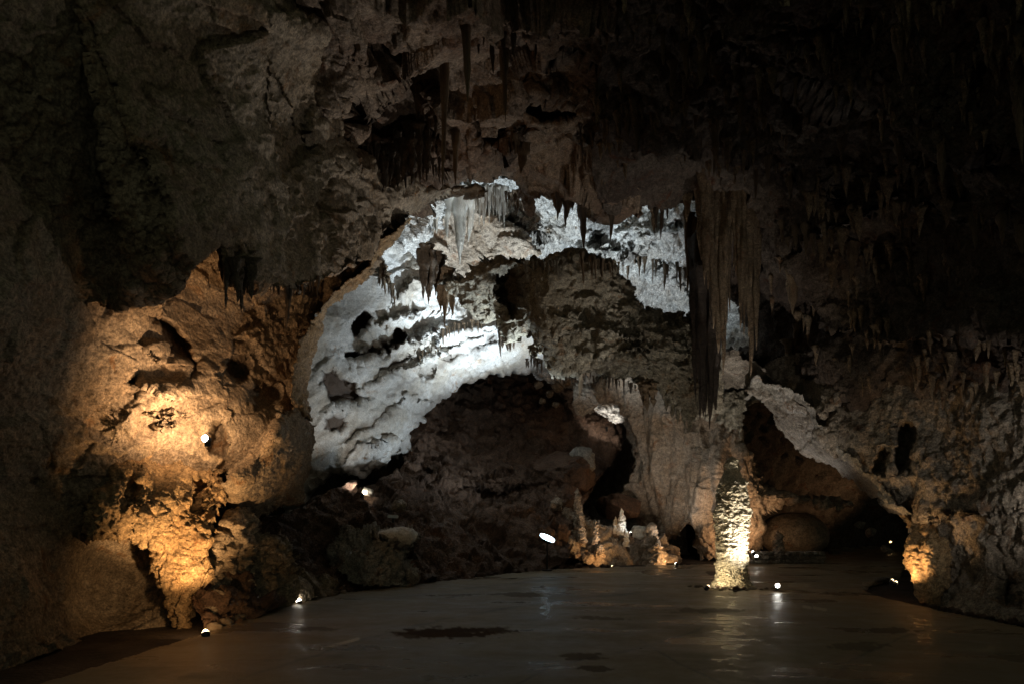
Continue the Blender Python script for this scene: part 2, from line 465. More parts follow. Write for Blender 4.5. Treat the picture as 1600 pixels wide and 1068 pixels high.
E = Rock('cave_ceiling', [(930, -50), (1660, -50), (1660, 600, 1), (1560, 612, 1), (1500, 600, 1), (1440, 622, 1), (1400, 600, 1), (1350, 640, 1), (1310, 600, 1), (1240, 592, 1), (1216, 588, 1), (1190, 580, 1), (1136, 562, 1), (1128, 550, 1), (1168, 540, 1), (1160, 475, 1), (1124, 460, 1), (1116, 400, 1), (1108, 345, 1), (1094, 322, 1), (1060, 318, 1), (1030, 318, 1),
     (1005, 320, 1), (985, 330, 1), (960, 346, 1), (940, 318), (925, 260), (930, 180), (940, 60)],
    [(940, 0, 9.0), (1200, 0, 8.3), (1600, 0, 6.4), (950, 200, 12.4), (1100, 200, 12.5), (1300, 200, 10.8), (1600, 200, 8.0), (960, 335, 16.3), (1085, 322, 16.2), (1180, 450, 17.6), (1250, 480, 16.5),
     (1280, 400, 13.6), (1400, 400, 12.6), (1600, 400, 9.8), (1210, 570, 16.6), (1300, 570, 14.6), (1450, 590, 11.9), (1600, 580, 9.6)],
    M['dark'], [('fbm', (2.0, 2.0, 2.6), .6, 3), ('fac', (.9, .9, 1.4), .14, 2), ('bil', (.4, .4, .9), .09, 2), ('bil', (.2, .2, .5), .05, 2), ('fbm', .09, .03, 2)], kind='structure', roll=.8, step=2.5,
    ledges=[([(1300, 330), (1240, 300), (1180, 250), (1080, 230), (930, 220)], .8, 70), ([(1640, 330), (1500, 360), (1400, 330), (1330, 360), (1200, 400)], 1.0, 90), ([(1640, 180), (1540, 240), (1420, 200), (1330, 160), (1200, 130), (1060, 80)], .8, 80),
            ([(1640, 540), (1500, 520), (1400, 540), (1250, 500)], .6, 70)])

G = Rock('cave_wall', [(1169, 611, 1), (1200, 626, 1), (1252, 651, 1), (1300, 694, 1), (1360, 750, 1), (1392, 787, 1), (1409, 803, 1), (1420, 840, 1), (1415, 896, 1), (1430, 930, 1), (1440, 946, 0), (1500, 962), (1600, 980), (1660, 1000), (1660, 520), (1400, 520), (1235, 550), (1190, 575, 0), (1178, 590, 1)],
    [(1170, 605, 17), (1252, 650, 15.8), (1300, 694, 15), (1360, 750, 13.8), (1410, 803, 13.5), (1420, 890, 13.3), (1440, 940, 12.3), (1455, 870, 12.8), (1500, 900, 12.2), (1600, 975, 9.9), (1500, 800, 11.9), (1600, 800, 10.4), (1600, 600, 10.4), (1450, 650, 12.6), (1300, 600, 15.2), (1360, 680, 13.7), (1200, 590, 16.8)],
    M['wall'], [('fbm', 2.2, .35, 3), ('fac', (.9, .9, 1.1), .07, 2), ('bil', (.3, .3, .4), .09, 2), ('bil', .12, .03, 2, 1), ('fbm', .08, .02, 2)], kind='structure', roll=.45, step=2.0,
    pockets=[([(1400, 660), (1425, 655), (1425, 740), (1395, 745)], .8, 12), ([(1560, 900), (1575, 880), (1600, 900), (1620, 960), (1560, 960)], .5, 15), ([(1370, 690), (1400, 700), (1390, 750), (1360, 740)], .5, 12)],
    ledges=[([(1640, 800), (1560, 805), (1480, 812), (1420, 815)], .35, 60), ([(1330, 600), (1300, 640), (1280, 660)], .3, 40)])

PIL = Rock('rock_buttress', [(1404, 800, 1), (1425, 808, 1), (1450, 815, 1), (1478, 822, 1), (1490, 860, 1), (1484, 910, 1), (1478, 950, 0), (1440, 946, 0), (1430, 930, 1), (1420, 905, 1), (1414, 880, 1), (1420, 845, 1), (1418, 824, 1)],
    [(1408, 803, 13.2), (1418, 880, 12.9), (1440, 945, 12.1), (1450, 870, 12.2), (1480, 830, 12.4), (1480, 945, 11.9)],
    M['crust'], [('bil', (.6, .6, 1), .14, 2), ('bil', .22, .07, 2), ('bil', .10, .03, 2), ('fbm', .045, .010, 2)], 'craggy foot of the right wall lit orange from the side', 'rock', step=1.3, roll=.3, rag=(6, 5), depth=1.0)

AR = Rock('rock_arch', [(1112, 560), (1150, 548), (1200, 572), (1262, 640), (1320, 690), (1420, 790), (1425, 815, 0), (1390, 800, 1), (1360, 777, 1), (1300, 732, 1), (1240, 698, 1), (1215, 660, 1), (1190, 626, 1), (1169, 612, 1), (1150, 616, 1), (1118, 622, 1)],
    [(1125, 570, 17.6), (1125, 620, 19), (1170, 580, 17.4), (1169, 612, 18.0), (1230, 640, 16.9), (1240, 698, 18.6), (1300, 690, 16), (1300, 732, 17.6), (1400, 780, 14), (1360, 776, 16.4)],
    M['wall'], REL, 'dim underside of the right rock arch, behind its pale outer rib', 'rock arch', step=1.6, roll=.35)

def gy(x, y): return G.Y(x, y)


RB2 = Rock('rock_arch', [(1172, 592), (1186, 586), (1216, 598), (1252, 616), (1286, 656), (1330, 712), (1372, 752), (1408, 786), (1424, 812), (1408, 806, 1), (1390, 788, 1), (1360, 752, 1), (1300, 696, 1), (1252, 654, 1), (1200, 630, 1), (1168, 614, 1)],
    [(1176, 592, 16.5), (1168, 613, 17.3), (1216, 600, 16.0), (1202, 628, 16.9), (1250, 620, 15.6), (1252, 652, 16.3), (1290, 664, 14.9), (1300, 696, 15.4), (1336, 722, 14.0), (1360, 752, 14.2), (1410, 790, 12.9), (1408, 806, 13.2)],
    M['grey'], [('fbm', 1.2, .20, 2), ('fac', .6, .06, 2), ('bil', .35, .06, 2), ('bil', .13, .026, 2)], 'pale outer rib of the right arch, sloping down to the craggy foot', 'rock arch', step=1.3, roll=.2, rag=(10, 6), depth=1.2)

CURT = Rock('rock_curtain', [(1118, 618), (1140, 608), (1168, 606), (1166, 640, 1), (1160, 672, 1), (1154, 682, 1), (1146, 668, 1), (1138, 676, 1), (1128, 664, 1), (1116, 664, 1)],
    [(1118, 618, 18.6), (1166, 610, 18.3), (1120, 664, 18.7), (1160, 676, 18.5), (1140, 640, 18.2)],
    M['moss'], [('bil', .5, .12, 2), ('bil', (.12, .12, .35), .08, 2), ('fbm', .05, .02, 2)], 'olive crusted curtain of rock hanging just above the tall column', 'rock', step=1.2, roll=.25, rag=(4, 4), depth=.8)

WW = Rock('cave_wall', [(440, 812), (440, 560), (480, 480), (560, 420), (625, 370, 1), (680, 425, 1), (740, 468, 1), (800, 490, 1), (900, 540, 1), (960, 580), (930, 596), (900, 596, 1), (880, 592, 1), (830, 578, 1), (780, 580, 1), (740, 592, 1), (700, 616, 1), (668, 642, 1), (645, 674, 1), (636, 712, 1), (600, 736, 1), (560, 744, 1), (520, 748, 1), (500, 760, 1), (470, 794, 1)],
    [(460, 780, 18.2), (480, 560, 17.8), (500, 700, 18.8), (600, 720, 20.4), (640, 670, 21.2), (730, 590, 23), (830, 570, 24.5), (900, 590, 26), (500, 500, 17.8), (560, 450, 18.4), (650, 400, 19.6), (800, 480, 22.4), (600, 600, 19.9), (700, 520, 21.4), (560, 660, 19.5)],
    M['white'], [('fbm', (3, 3, 2), .30, 2), ('diag', (3.5, 1.6, .8), .13, 2), ('dfac', (2.2, 1.2, .7), .07, 1), ('bil', .3, .022, 1, 1)], kind='structure', roll=.9, step=1.7, rag=(9, 7),
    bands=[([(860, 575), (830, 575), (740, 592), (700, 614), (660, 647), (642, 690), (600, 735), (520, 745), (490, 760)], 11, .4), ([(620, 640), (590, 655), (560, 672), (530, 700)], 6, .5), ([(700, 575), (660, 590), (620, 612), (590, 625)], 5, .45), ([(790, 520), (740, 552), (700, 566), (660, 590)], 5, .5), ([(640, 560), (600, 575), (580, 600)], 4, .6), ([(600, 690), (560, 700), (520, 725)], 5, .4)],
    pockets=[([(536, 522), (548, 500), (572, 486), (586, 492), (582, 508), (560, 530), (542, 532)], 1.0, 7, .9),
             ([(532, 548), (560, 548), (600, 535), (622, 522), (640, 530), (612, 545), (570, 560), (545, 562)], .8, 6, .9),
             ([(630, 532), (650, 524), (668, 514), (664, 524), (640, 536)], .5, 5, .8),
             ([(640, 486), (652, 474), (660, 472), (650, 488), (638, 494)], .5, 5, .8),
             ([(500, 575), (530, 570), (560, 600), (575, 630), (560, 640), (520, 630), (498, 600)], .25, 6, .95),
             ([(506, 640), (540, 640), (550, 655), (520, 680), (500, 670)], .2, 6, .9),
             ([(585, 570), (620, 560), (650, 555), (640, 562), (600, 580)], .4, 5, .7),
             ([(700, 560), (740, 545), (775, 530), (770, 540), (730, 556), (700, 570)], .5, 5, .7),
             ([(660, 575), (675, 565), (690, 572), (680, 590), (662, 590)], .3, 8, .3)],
    ledges=[([(570, 610), (600, 590), (660, 560), (720, 540), (780, 512)], .35, 30), ([(540, 548), (600, 545), (650, 522), (700, 500)], .5, 34), ([(520, 712), (600, 650), (640, 618), (690, 640)], .2, 34), ([(650, 560), (700, 520), (760, 505), (800, 500)], .35, 20),
            ([(590, 510), (620, 490), (668, 470)], .35, 22), ([(520, 730), (560, 700), (600, 690), (640, 690)], .3, 24), ([(610, 470), (650, 440), (700, 440)], .3, 20)])

BC = Rock('cave_ceiling', [(560, 460), (600, 380), (620, 330), (650, 270), (1210, 270), (1230, 620), (1080, 660), (960, 660), (890, 610), (840, 590), (800, 560), (740, 540), (640, 500)],
    [(655, 350, 19.2), (640, 460, 21.5), (740, 520, 24), (720, 325, 21.4), (720, 400, 22.2), (800, 400, 23), (850, 330, 22.0), (850, 400, 24), (940, 380, 23.4), (1000, 330, 21.8), (1080, 330, 21), (1000, 405, 22.5), (1000, 450, 25), (1090, 470, 25), (1190, 480, 23), (850, 590, 27), (1000, 620, 27.5), (1150, 560, 24)],
    M['vault'], [('fbm', 2.2, .45, 3), ('fac', 1.1, .30, 3), ('bil', .32, .13, 2), ('bil', .14, .06, 1)], kind='structure', step=1.7, rag=(6, 3),
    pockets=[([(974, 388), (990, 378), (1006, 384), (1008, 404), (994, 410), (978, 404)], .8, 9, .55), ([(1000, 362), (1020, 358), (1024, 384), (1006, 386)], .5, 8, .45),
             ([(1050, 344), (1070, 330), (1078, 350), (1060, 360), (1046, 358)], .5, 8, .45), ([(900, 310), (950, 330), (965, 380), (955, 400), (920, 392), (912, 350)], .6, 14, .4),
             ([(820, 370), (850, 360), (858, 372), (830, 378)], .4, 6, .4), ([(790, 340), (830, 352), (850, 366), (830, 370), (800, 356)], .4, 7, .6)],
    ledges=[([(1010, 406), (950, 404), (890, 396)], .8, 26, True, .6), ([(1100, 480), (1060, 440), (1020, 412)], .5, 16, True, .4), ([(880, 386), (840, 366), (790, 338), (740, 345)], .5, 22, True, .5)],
    ridges=[([(1010, 415), (1050, 445), (1095, 490)], .6, 8)])

DM = Rock('hanging_rock', [(640, 352), (660, 330), (700, 316), (750, 318, 1), (776, 340, 1), (820, 366, 1), (850, 394, 1), (800, 408, 1), (760, 420, 1), (716, 446, 1), (690, 450, 1), (672, 424, 1), (650, 400, 1)],
    [(650, 345, 19.8), (720, 320, 20.5), (760, 345, 20.8), (830, 390, 21.3), (720, 400, 21.2), (690, 440, 21.0), (660, 400, 20.2)],
    M['flow'], [('fbm', 1.4, .3, 2), ('fac', .8, .10, 2), ('bil', .25, .05, 2)], 'added tan rock, darker in place of shade, behind the bright row of stalactites at the arch crown', 'rock mass', step=1.6, roll=.4, rag=(6, 4), depth=.8)  # added rock; its darker colour stands in for shade on the ceiling

HM = Rock('hanging_rock', [(690, 440, 1), (716, 426, 1), (752, 402, 1), (800, 396, 1), (850, 402, 1), (880, 396, 1), (905, 398, 1), (930, 404, 1), (962, 408, 1), (972, 430, 1), (990, 456, 1), (1008, 480, 1), (1040, 490, 1), (1080, 484, 1), (1125, 500, 0), (1130, 640, 0), (1108, 648, 1), (1088, 660, 1), (1068, 640, 1), (1046, 622, 1),
     (1020, 606, 1), (985, 596, 1), (960, 590, 1), (930, 584, 1), (905, 586, 1), (882, 590, 1), (858, 584, 1), (850, 566, 1), (838, 560, 1), (822, 566, 1), (816, 548, 1), (824, 532, 1), (806, 530, 1), (784, 538, 1), (776, 520, 1), (772, 500, 1), (748, 494, 1), (720, 470, 1), (696, 452, 1)],
    [(700, 440, 17.2), (750, 410, 16.6), (760, 480, 17.4), (800, 450, 16.9), (800, 520, 17.4), (850, 410, 16.1), (850, 480, 16.5), (860, 560, 17.0), (950, 410, 16.0), (900, 580, 17.2), (940, 520, 16.6), (1000, 500, 16.6), (1000, 590, 17.1), (1100, 500, 16.8), (1100, 640, 17.2)],
    M['moss'], [('fbm', 1.8, .35, 3), ('fac', .9, .12, 2), ('bil', .5, .09, 2), ('bil', .2, .055, 2), ('bil', .1, .025, 1, 1)], 'big olive grey mass of rock hanging from the vault in the middle', 'rock mass', step=1.6, roll=.6, rag=(6, 5), depth=1.0,
    pockets=[([(755, 425), (800, 408), (826, 420), (830, 470), (800, 500), (770, 480)], .9, 22, .6)],
    ledges=[([(1010, 540), (940, 520), (880, 520), (850, 540)], .3, 30), ([(1090, 560), (1000, 550), (950, 560), (900, 550)], .3, 30)])

NICHE = None
SL = Rock('rubble_slope', [(320, 1000), (300, 930), (340, 850), (350, 800), (430, 802), (475, 790), (505, 768), (560, 754), (600, 746), (626, 735), (626, 690), (630, 620), (700, 560), (800, 556), (900, 560), (960, 590), (975, 700), (930, 760), (900, 800), (890, 890), (860, 896), (800, 902), (640, 916), (460, 944)],
    [(300, 990, 9.3), (330, 985, 9.4), (460, 940, 12.3), (640, 912, 15.3), (870, 888, 19.6), (570, 770, 18.4), (640, 740, 21), (750, 620, 27.5), (700, 700, 24), (850, 610, 28.5), (880, 780, 22.4), (500, 780, 16.2), (400, 800, 13), (420, 880, 12.4), (550, 850, 15.6), (640, 850, 17), (760, 840, 19.4), (820, 700, 26), (900, 650, 28.5), (900, 700, 27.5)],
    M['clay'], [('fbm', 2.0, .4, 3), ('fac', .7, .22, 2), ('fac', .25, .035, 1), ('bil', .12, .03, 2), ('fbm', .05, .015, 2)], kind='structure', roll=.6, step=1.9,
    ledges=[([(880, 740), (780, 770), (700, 750), (640, 720)], .4, 30)])
SL.o['label'] = 'brown rubble slope rising behind the floor'

LOW = Rock('rock_outcrop', [(352, 806, 1), (372, 800, 1), (384, 818, 1), (400, 836, 1), (440, 846, 1), (462, 862, 1), (470, 888, 1), (500, 900, 1), (540, 910, 1), (560, 926), (470, 942), (400, 962), (330, 988), (318, 960, 1), (322, 900, 1), (336, 850, 1)],
    [(340, 980, 9.9), (360, 820, 10.6), (400, 850, 11.2), (460, 930, 12.0), (460, 870, 12.6), (540, 915, 14.2), (380, 920, 10.9)],
    M['left'], ROUGH, 'low craggy brown rock in shade behind the small lamp at the floor edge', 'rock', step=1.4, roll=.35, depth=1.2)

LED = Rock('rock_outcrop', [(515, 846, 1), (540, 824, 1), (580, 826, 1), (596, 822, 1), (640, 824, 1), (656, 832, 1), (650, 850, 1), (640, 868, 1), (650, 884, 1), (660, 900), (640, 914), (560, 912), (520, 890, 1), (510, 866, 1)],
    [(520, 850, 14.6), (600, 826, 15.6), (650, 835, 15.9), (640, 905, 15.0), (560, 900, 14.2), (580, 860, 14.6)],
    M['grey'], [('fac', .5, .16, 2), ('fac', .2, .07, 2), ('bil', .09, .02, 2), ('fbm', .04, .01, 1)], 'jagged grey outcrop with a pale smooth top on the rubble slope', 'rock', step=1.3, roll=.3, depth=1.0,
    ledges=[([(660, 850), (640, 858), (610, 842), (575, 838)], .3, 16)])

CW = Rock('flowstone_wall', [(930, 606, 1), (945, 590, 0), (1000, 590), (1090, 600), (1168, 620, 1), (1162, 690, 1), (1186, 726, 1), (1202, 757, 1), (1250, 772, 1), (1300, 776, 1), (1340, 784, 1), (1342, 792, 1), (1300, 794, 1), (1252, 786, 1), (1222, 790, 1), (1200, 802, 1), (1188, 830, 1), (1180, 862, 0), (1176, 872), (1085, 876), (1086, 850, 1), (1078, 826, 1), (1064, 846, 1), (1040, 850), (1000, 830), (975, 780, 0), (984, 720, 1), (984, 680, 1), (976, 645, 1), (955, 625, 1), (936, 622, 1)],
    [(940, 610, 26), (1000, 610, 25), (1090, 620, 23.6), (1160, 640, 22.5), (980, 700, 25.4), (1040, 700, 24.2), (1100, 720, 22.9), (1160, 740, 22.4), (1210, 770, 22.3), (1330, 788, 23), (1180, 860, 23), (1110, 840, 22.6), (1090, 870, 23.4), (1020, 800, 25), (990, 800, 25.6)],
    M['flow'], [('fbm', (1.8, 1.8, 4), .45, 2), ('bil', (.9, .9, 4), .34, 2), ('bil', (.35, .35, 1.5), .09, 1), ('fac', .9, .09, 2), ('bil', .16, .03, 1, 1)], 'tall buff flowstone wall with draped folds behind the lit column', 'flowstone', step=1.5, roll=.5, rag=(5, 2), depth=1.5,
    pockets=[([(1066, 856), (1076, 824), (1090, 850), (1088, 876), (1066, 876)], 1.0, 6)])

SP = Rock('rock_spire', [(893, 630, 1), (895, 600, 1), (904, 584, 0), (918, 584, 1), (928, 604, 1), (936, 624, 1), (930, 645, 1), (915, 652, 1), (900, 646, 1)],
    [(900, 590, 24.4), (930, 600, 24.6), (900, 640, 24.4), (930, 640, 24.8), (915, 615, 24.0)], M['wall'], [('fac', .6, .12, 2), ('bil', .2, .03, 1)], 'smooth grey spire of rock hanging beside the pale hollow', 'rock', step=1.2, roll=.12, rag=(3, 2), depth=.6)

# far gallery behind the arch, niche and shell
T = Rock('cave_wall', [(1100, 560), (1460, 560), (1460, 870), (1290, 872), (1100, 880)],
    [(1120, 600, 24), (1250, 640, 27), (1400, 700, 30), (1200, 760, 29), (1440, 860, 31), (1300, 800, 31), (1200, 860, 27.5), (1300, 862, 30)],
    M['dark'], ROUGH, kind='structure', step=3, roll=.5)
H2 = Rock('cave_wall', [(840, 560), (1060, 560), (1080, 880), (860, 880)],
    [(850, 600, 31), (1000, 600, 31), (900, 700, 31), (1050, 700, 29), (880, 860, 27), (1060, 860, 27)], M['wall'], ROUGH, kind='structure', step=2.5)

# ------------------------------------------------------------------ floor and ground
def floor_sheet():
    edge = [(-60, 1130), (60, 1068), (150, 1040), (240, 1012), (330, 985), (400, 958), (460, 940), (540, 925), (640, 912), (750, 899), (870, 888), (1000, 883), (1085, 880), (1180, 879), (1280, 874), (1290, 862), (1300, 854), (1405, 852),
            (1416, 880), (1405, 900), (1356, 914), (1352, 922), (1380, 932), (1440, 946), (1500, 958), (1600, 978), (1700, 1000), (1700, 1200), (-60, 1200)]
    step = 1.7
    gx = np.arange(-60, 1662, step); gy = np.r_[np.arange(851, 950, 1.0), np.arange(950, 1150, step)]
    X, Y = np.meshgrid(gx, gy)
    n1 = gnoise(np.c_[X.ravel() / 25., Y.ravel() / 12., X.ravel() * 0]).reshape(X.shape) * 2.5
    ins = inside(edge, X + n1, Y + n1 * .5)
    D = CAMZ * FOC / (Y - HZ)
    P = np.stack([(X - CX) / FOC * D, D, X * 0], -1).reshape(-1, 3)
    P[:, 2] = 0.012 * fbm(P / 2.5, 2)
    idx = np.full(X.size, -1, np.int64); sel = ins.ravel(); idx[sel] = np.arange(sel.sum()); V = P[sel]
    ii = idx.reshape(X.shape)
    q = np.stack([ii[:-1, :-1], ii[1:, :-1], ii[1:, 1:], ii[:-1, 1:]], -1).reshape(-1, 4); q = q[(q >= 0).all(1)]
    E_ = np.concatenate([q[:, [0, 1]], q[:, [1, 2]], q[:, [2, 3]], q[:, [3, 0]]])
    key = np.sort(E_, 1); key = key[:, 0] * (len(V) + 1) + key[:, 1]
    _, inv, cnt = np.unique(key, return_inverse=True, return_counts=True)
    Bd = E_[cnt[inv] == 1]; bv = np.unique(Bd); bi = np.full(len(V), -1, np.int64); bi[bv] = np.arange(len(bv)) + len(V)
    low = V[bv].copy(); low[:, 2] = -0.12
    F = np.concatenate([q, np.stack([Bd[:, 1], Bd[:, 0], bi[Bd[:, 0]], bi[Bd[:, 1]]], -1)])
    # stains laid down on the concrete
    st = np.zeros(len(V)); PX = X.ravel()[sel]; PY = Y.ravel()[sel]
    for (cx, cy, rx, ry, a) in ((700, 988, 85, 9, .9), (770, 984, 40, 5, .8), (640, 992, 20, 6, .7), (495, 981, 32, 4, .5), (820, 928, 45, 3.5, .6), (910, 1025, 35, 7, .6), (930, 1044, 30, 5, .6), (1390, 984, 50, 5, .6), (1340, 1010, 50, 7, .5), (1100, 953, 60, 4, .5), (940, 965, 40, 3, .5), (1130, 895, 30, 3, .6)):
        wv = gnoise(np.c_[PX / 22., PY / 5., PX * 0 + cx]) * .6 + gnoise(np.c_[PX / 7., PY / 3., PX * 0 + cx]) * .25
        st = np.maximum(st, a * sstep(-np.hypot((PX - cx) / rx, (PY - cy) / ry) + wv, -1.05, -.75))
    jt = np.zeros(len(V)); pl = np.zeros(len(V))
    wob = gnoise(np.c_[PX / 30., PY / 15., PX * 0]) * 2.5
    for ln in ([(370, 1062), (450, 1036), (575, 996)], [(770, 1090), (860, 1040), (1010, 1010), (1090, 985), (1150, 950)], [(1000, 1000), (1060, 1035), (1130, 1068), (1180, 1100)], [(600, 935), (760, 915), (900, 900)], [(1260, 1100), (1330, 1030), (1420, 990), (1520, 975)], [(575, 996), (700, 965), (850, 940), (1000, 925)]):
        d, _, _ = segdist(ln, PX + wob, PY + wob * .4); jt = np.maximum(jt, np.exp(-(d / 1.7) ** 2) * (.55 + .45 * gnoise(np.c_[PX / 40., PY / 40., PX * 0 + 3])))
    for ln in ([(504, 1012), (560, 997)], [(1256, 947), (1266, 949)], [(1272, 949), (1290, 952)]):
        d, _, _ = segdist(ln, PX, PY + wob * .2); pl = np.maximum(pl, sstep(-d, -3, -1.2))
    wp = np.zeros(len(V))
    for (cx, cy, rx, ry, a) in ((853, 940, 13, 26, 1), (1142, 985, 42, 75, .8), (1440, 985, 26, 34, .8), (1020, 892, 40, 6, .9), (300, 1030, 60, 25, .5), (1215, 940, 14, 18, .7)):
        wv = gnoise(np.c_[PX / 30., PY / 6., PX * 0 + cx]) * .8 + gnoise(np.c_[PX / 12., PY / 3., PX * 0 + cx]) * .4
        wp = np.maximum(wp, a * sstep(-np.hypot((PX - cx) / rx, (PY - cy) / ry) + wv, -1.0, -.4))
    me = make_mesh('floor', np.r_[V, low], F, attr={k: np.r_[v, np.zeros(len(low))] for k, v in (('wet', wp), ('stain', st), ('joint', np.clip(jt, 0, 1)), ('pale', pl))})
    m = bpy.data.materials.new('worn wet concrete'); n, l = nt(m); b = n['Principled BSDF']
    tc = n.new('ShaderNodeTexCoord')
    mp = n.new('ShaderNodeMapping'); mp.inputs['Scale'].default_value = (1, 1, 1); mp.inputs['Rotation'].default_value = (0, 0, .2); l.new(tc.outputs['Object'], mp.inputs[0])

    def noise(s, d=5, r=.6, src=mp.outputs[0]):
        t = n.new('ShaderNodeTexNoise'); t.inputs['Scale'].default_value = s; t.inputs['Detail'].default_value = d; t.inputs['Roughness'].default_value = r; l.new(src, t.inputs['Vector']); return t.outputs['Fac']

    def ramp(f, a, c, x, y):
        r = n.new('ShaderNodeMapRange'); r.interpolation_type = 'SMOOTHSTEP'; r.inputs[1].default_value = a; r.inputs[2].default_value = c; r.inputs[3].default_value = x; r.inputs[4].default_value = y; l.new(f, r.inputs[0]); return r.outputs[0]

    def mixc(f, c1, c2):
        x = n.new('ShaderNodeMix'); x.data_type = 'RGBA'; l.new(f, x.inputs[0])
        for c, k in ((c1, 6), (c2, 7)):
            if hasattr(c, 'links'): l.new(c, x.inputs[k])
            else: x.inputs[k].default_value = (*c, 1)
        return x.outputs[2]
    c = mixc(ramp(noise(.8, 6), .35, .65, 0, 1), (.23, .185, .115), (.17, .135, .085))
    mp2 = n.new('ShaderNodeMapping'); mp2.inputs['Scale'].default_value = (.35, 1.6, 1); mp2.inputs['Rotation'].default_value = (0, 0, -.35); l.new(tc.outputs['Object'], mp2.inputs[0])
    c = mixc(ramp(noise(1.6, 6, .65, mp2.outputs[0]), .56, .70, 0, .5), c, (.085, .06, .042))
    c = mixc(ramp(noise(40, 3), .55, .7, 0, .35), c, (.07, .055, .04))
    a = n.new('ShaderNodeAttribute'); a.attribute_name = 'stain'
    c = mixc(a.outputs['Fac'], c, (.05, .028, .018))
    a2 = n.new('ShaderNodeAttribute'); a2.attribute_name = 'joint'; c = mixc(a2.outputs['Fac'], c, (.05, .04, .03))
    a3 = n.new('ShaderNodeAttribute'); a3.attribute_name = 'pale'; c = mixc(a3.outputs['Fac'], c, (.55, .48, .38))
    l.new(c, b.inputs['Base Color'])
    mp3 = n.new('ShaderNodeMapping'); mp3.inputs['Scale'].default_value = (.6, 1.3, 1); mp3.inputs['Rotation'].default_value = (0, 0, .3); l.new(tc.outputs['Object'], mp3.inputs[0])
    wet = ramp(noise(.75, 7, .62, mp3.outputs[0]),   .40, .68, 0, 1)
    a4 = n.new('ShaderNodeAttribute'); a4.attribute_name = 'wet'
    mx = n.new('ShaderNodeMath'); mx.operation = 'MAXIMUM'; l.new(wet, mx.inputs[0]); l.new(a4.outputs['Fac'], mx.inputs[1]); wet = mx.outputs[0]
    rr = n.new('ShaderNodeMix'); rr.data_type = 'FLOAT'; l.new(wet, rr.inputs[0]); l.new(ramp(noise(3, 6, .7), .3, .7, .42, .68), rr.inputs[2]); rr.inputs[3].default_value = .2
    r2 = n.new('ShaderNodeMix'); r2.data_type = 'FLOAT'; l.new(a.outputs['Fac'], r2.inputs[0]); l.new(rr.outputs[0], r2.inputs[2]); r2.inputs[3].default_value = .9
    l.new(r2.outputs[0], b.inputs['Roughness'])
    l.new(ramp(a.outputs['Fac'], 0, 1, .45, .05), b.inputs['Specular IOR Level'])
    dk = n.new('ShaderNodeMix'); dk.data_type = 'RGBA'; dk.blend_type = 'MULTIPLY'; l.new(wet, dk.inputs[0]); l.new(c, dk.inputs[6]); dk.inputs[7].default_value = (.62, .58, .54, 1); l.new(dk.outputs[2], b.inputs['Base Color'])
    bp = n.new('ShaderNodeBump'); bp.inputs['Strength'].default_value = .8; bp.inputs['Distance'].default_value = .03
    l.new(noise(5, 14, .82), bp.inputs['Height']); l.new(bp.outputs[0], b.inputs['Normal'])
    return tag(link('floor', me, m), kind='structure')


floor_sheet()


def ground():
    n = 90
    xs = np.linspace(-40, 45, n); ys = np.linspace(-8, 60, n)
    X, Y = np.meshgrid(xs, ys)
    P = np.c_[X.ravel(), Y.ravel(), X.ravel() * 0 - .06]
    P[:, 2] += 0.03 * fbm(P / 1.5, 3)
    i = np.arange(n * n).reshape(n, n)
    q = np.stack([i[:-1, :-1], i[:-1, 1:], i[1:, 1:], i[1:, :-1]], -1).reshape(-1, 4)
    tag(link('ground', make_mesh('ground', P, q), M['soil']), kind='structure')


ground()


def shell():
    # the rock round the whole cavern, open only behind the camera where the rest of the cave lies
    V = []; F = []
    nu, nv = 40, 24
    for j in range(nv + 1):
        th = math.pi * (-0.03 + 0.53 * j / nv)
        for i in range(nu + 1):
            ph = math.pi * (i / nu)
            r = 1.0
            V.append((26 * math.cos(ph) * math.cos(th) + 2, 2 + 38 * math.sin(ph) * math.cos(th), 22 * math.sin(th)))
    for j in range(nv):
        for i in range(nu):
            a = j * (nu + 1) + i; F.append((a, a + nu + 1, a + nu + 2, a + 1))
    V = np.array(V); V += np.c_[fbm(V / 5), fbm(V / 5 + 3), fbm(V / 5 + 8)] * 1.2
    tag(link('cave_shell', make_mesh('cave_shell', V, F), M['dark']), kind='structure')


shell()

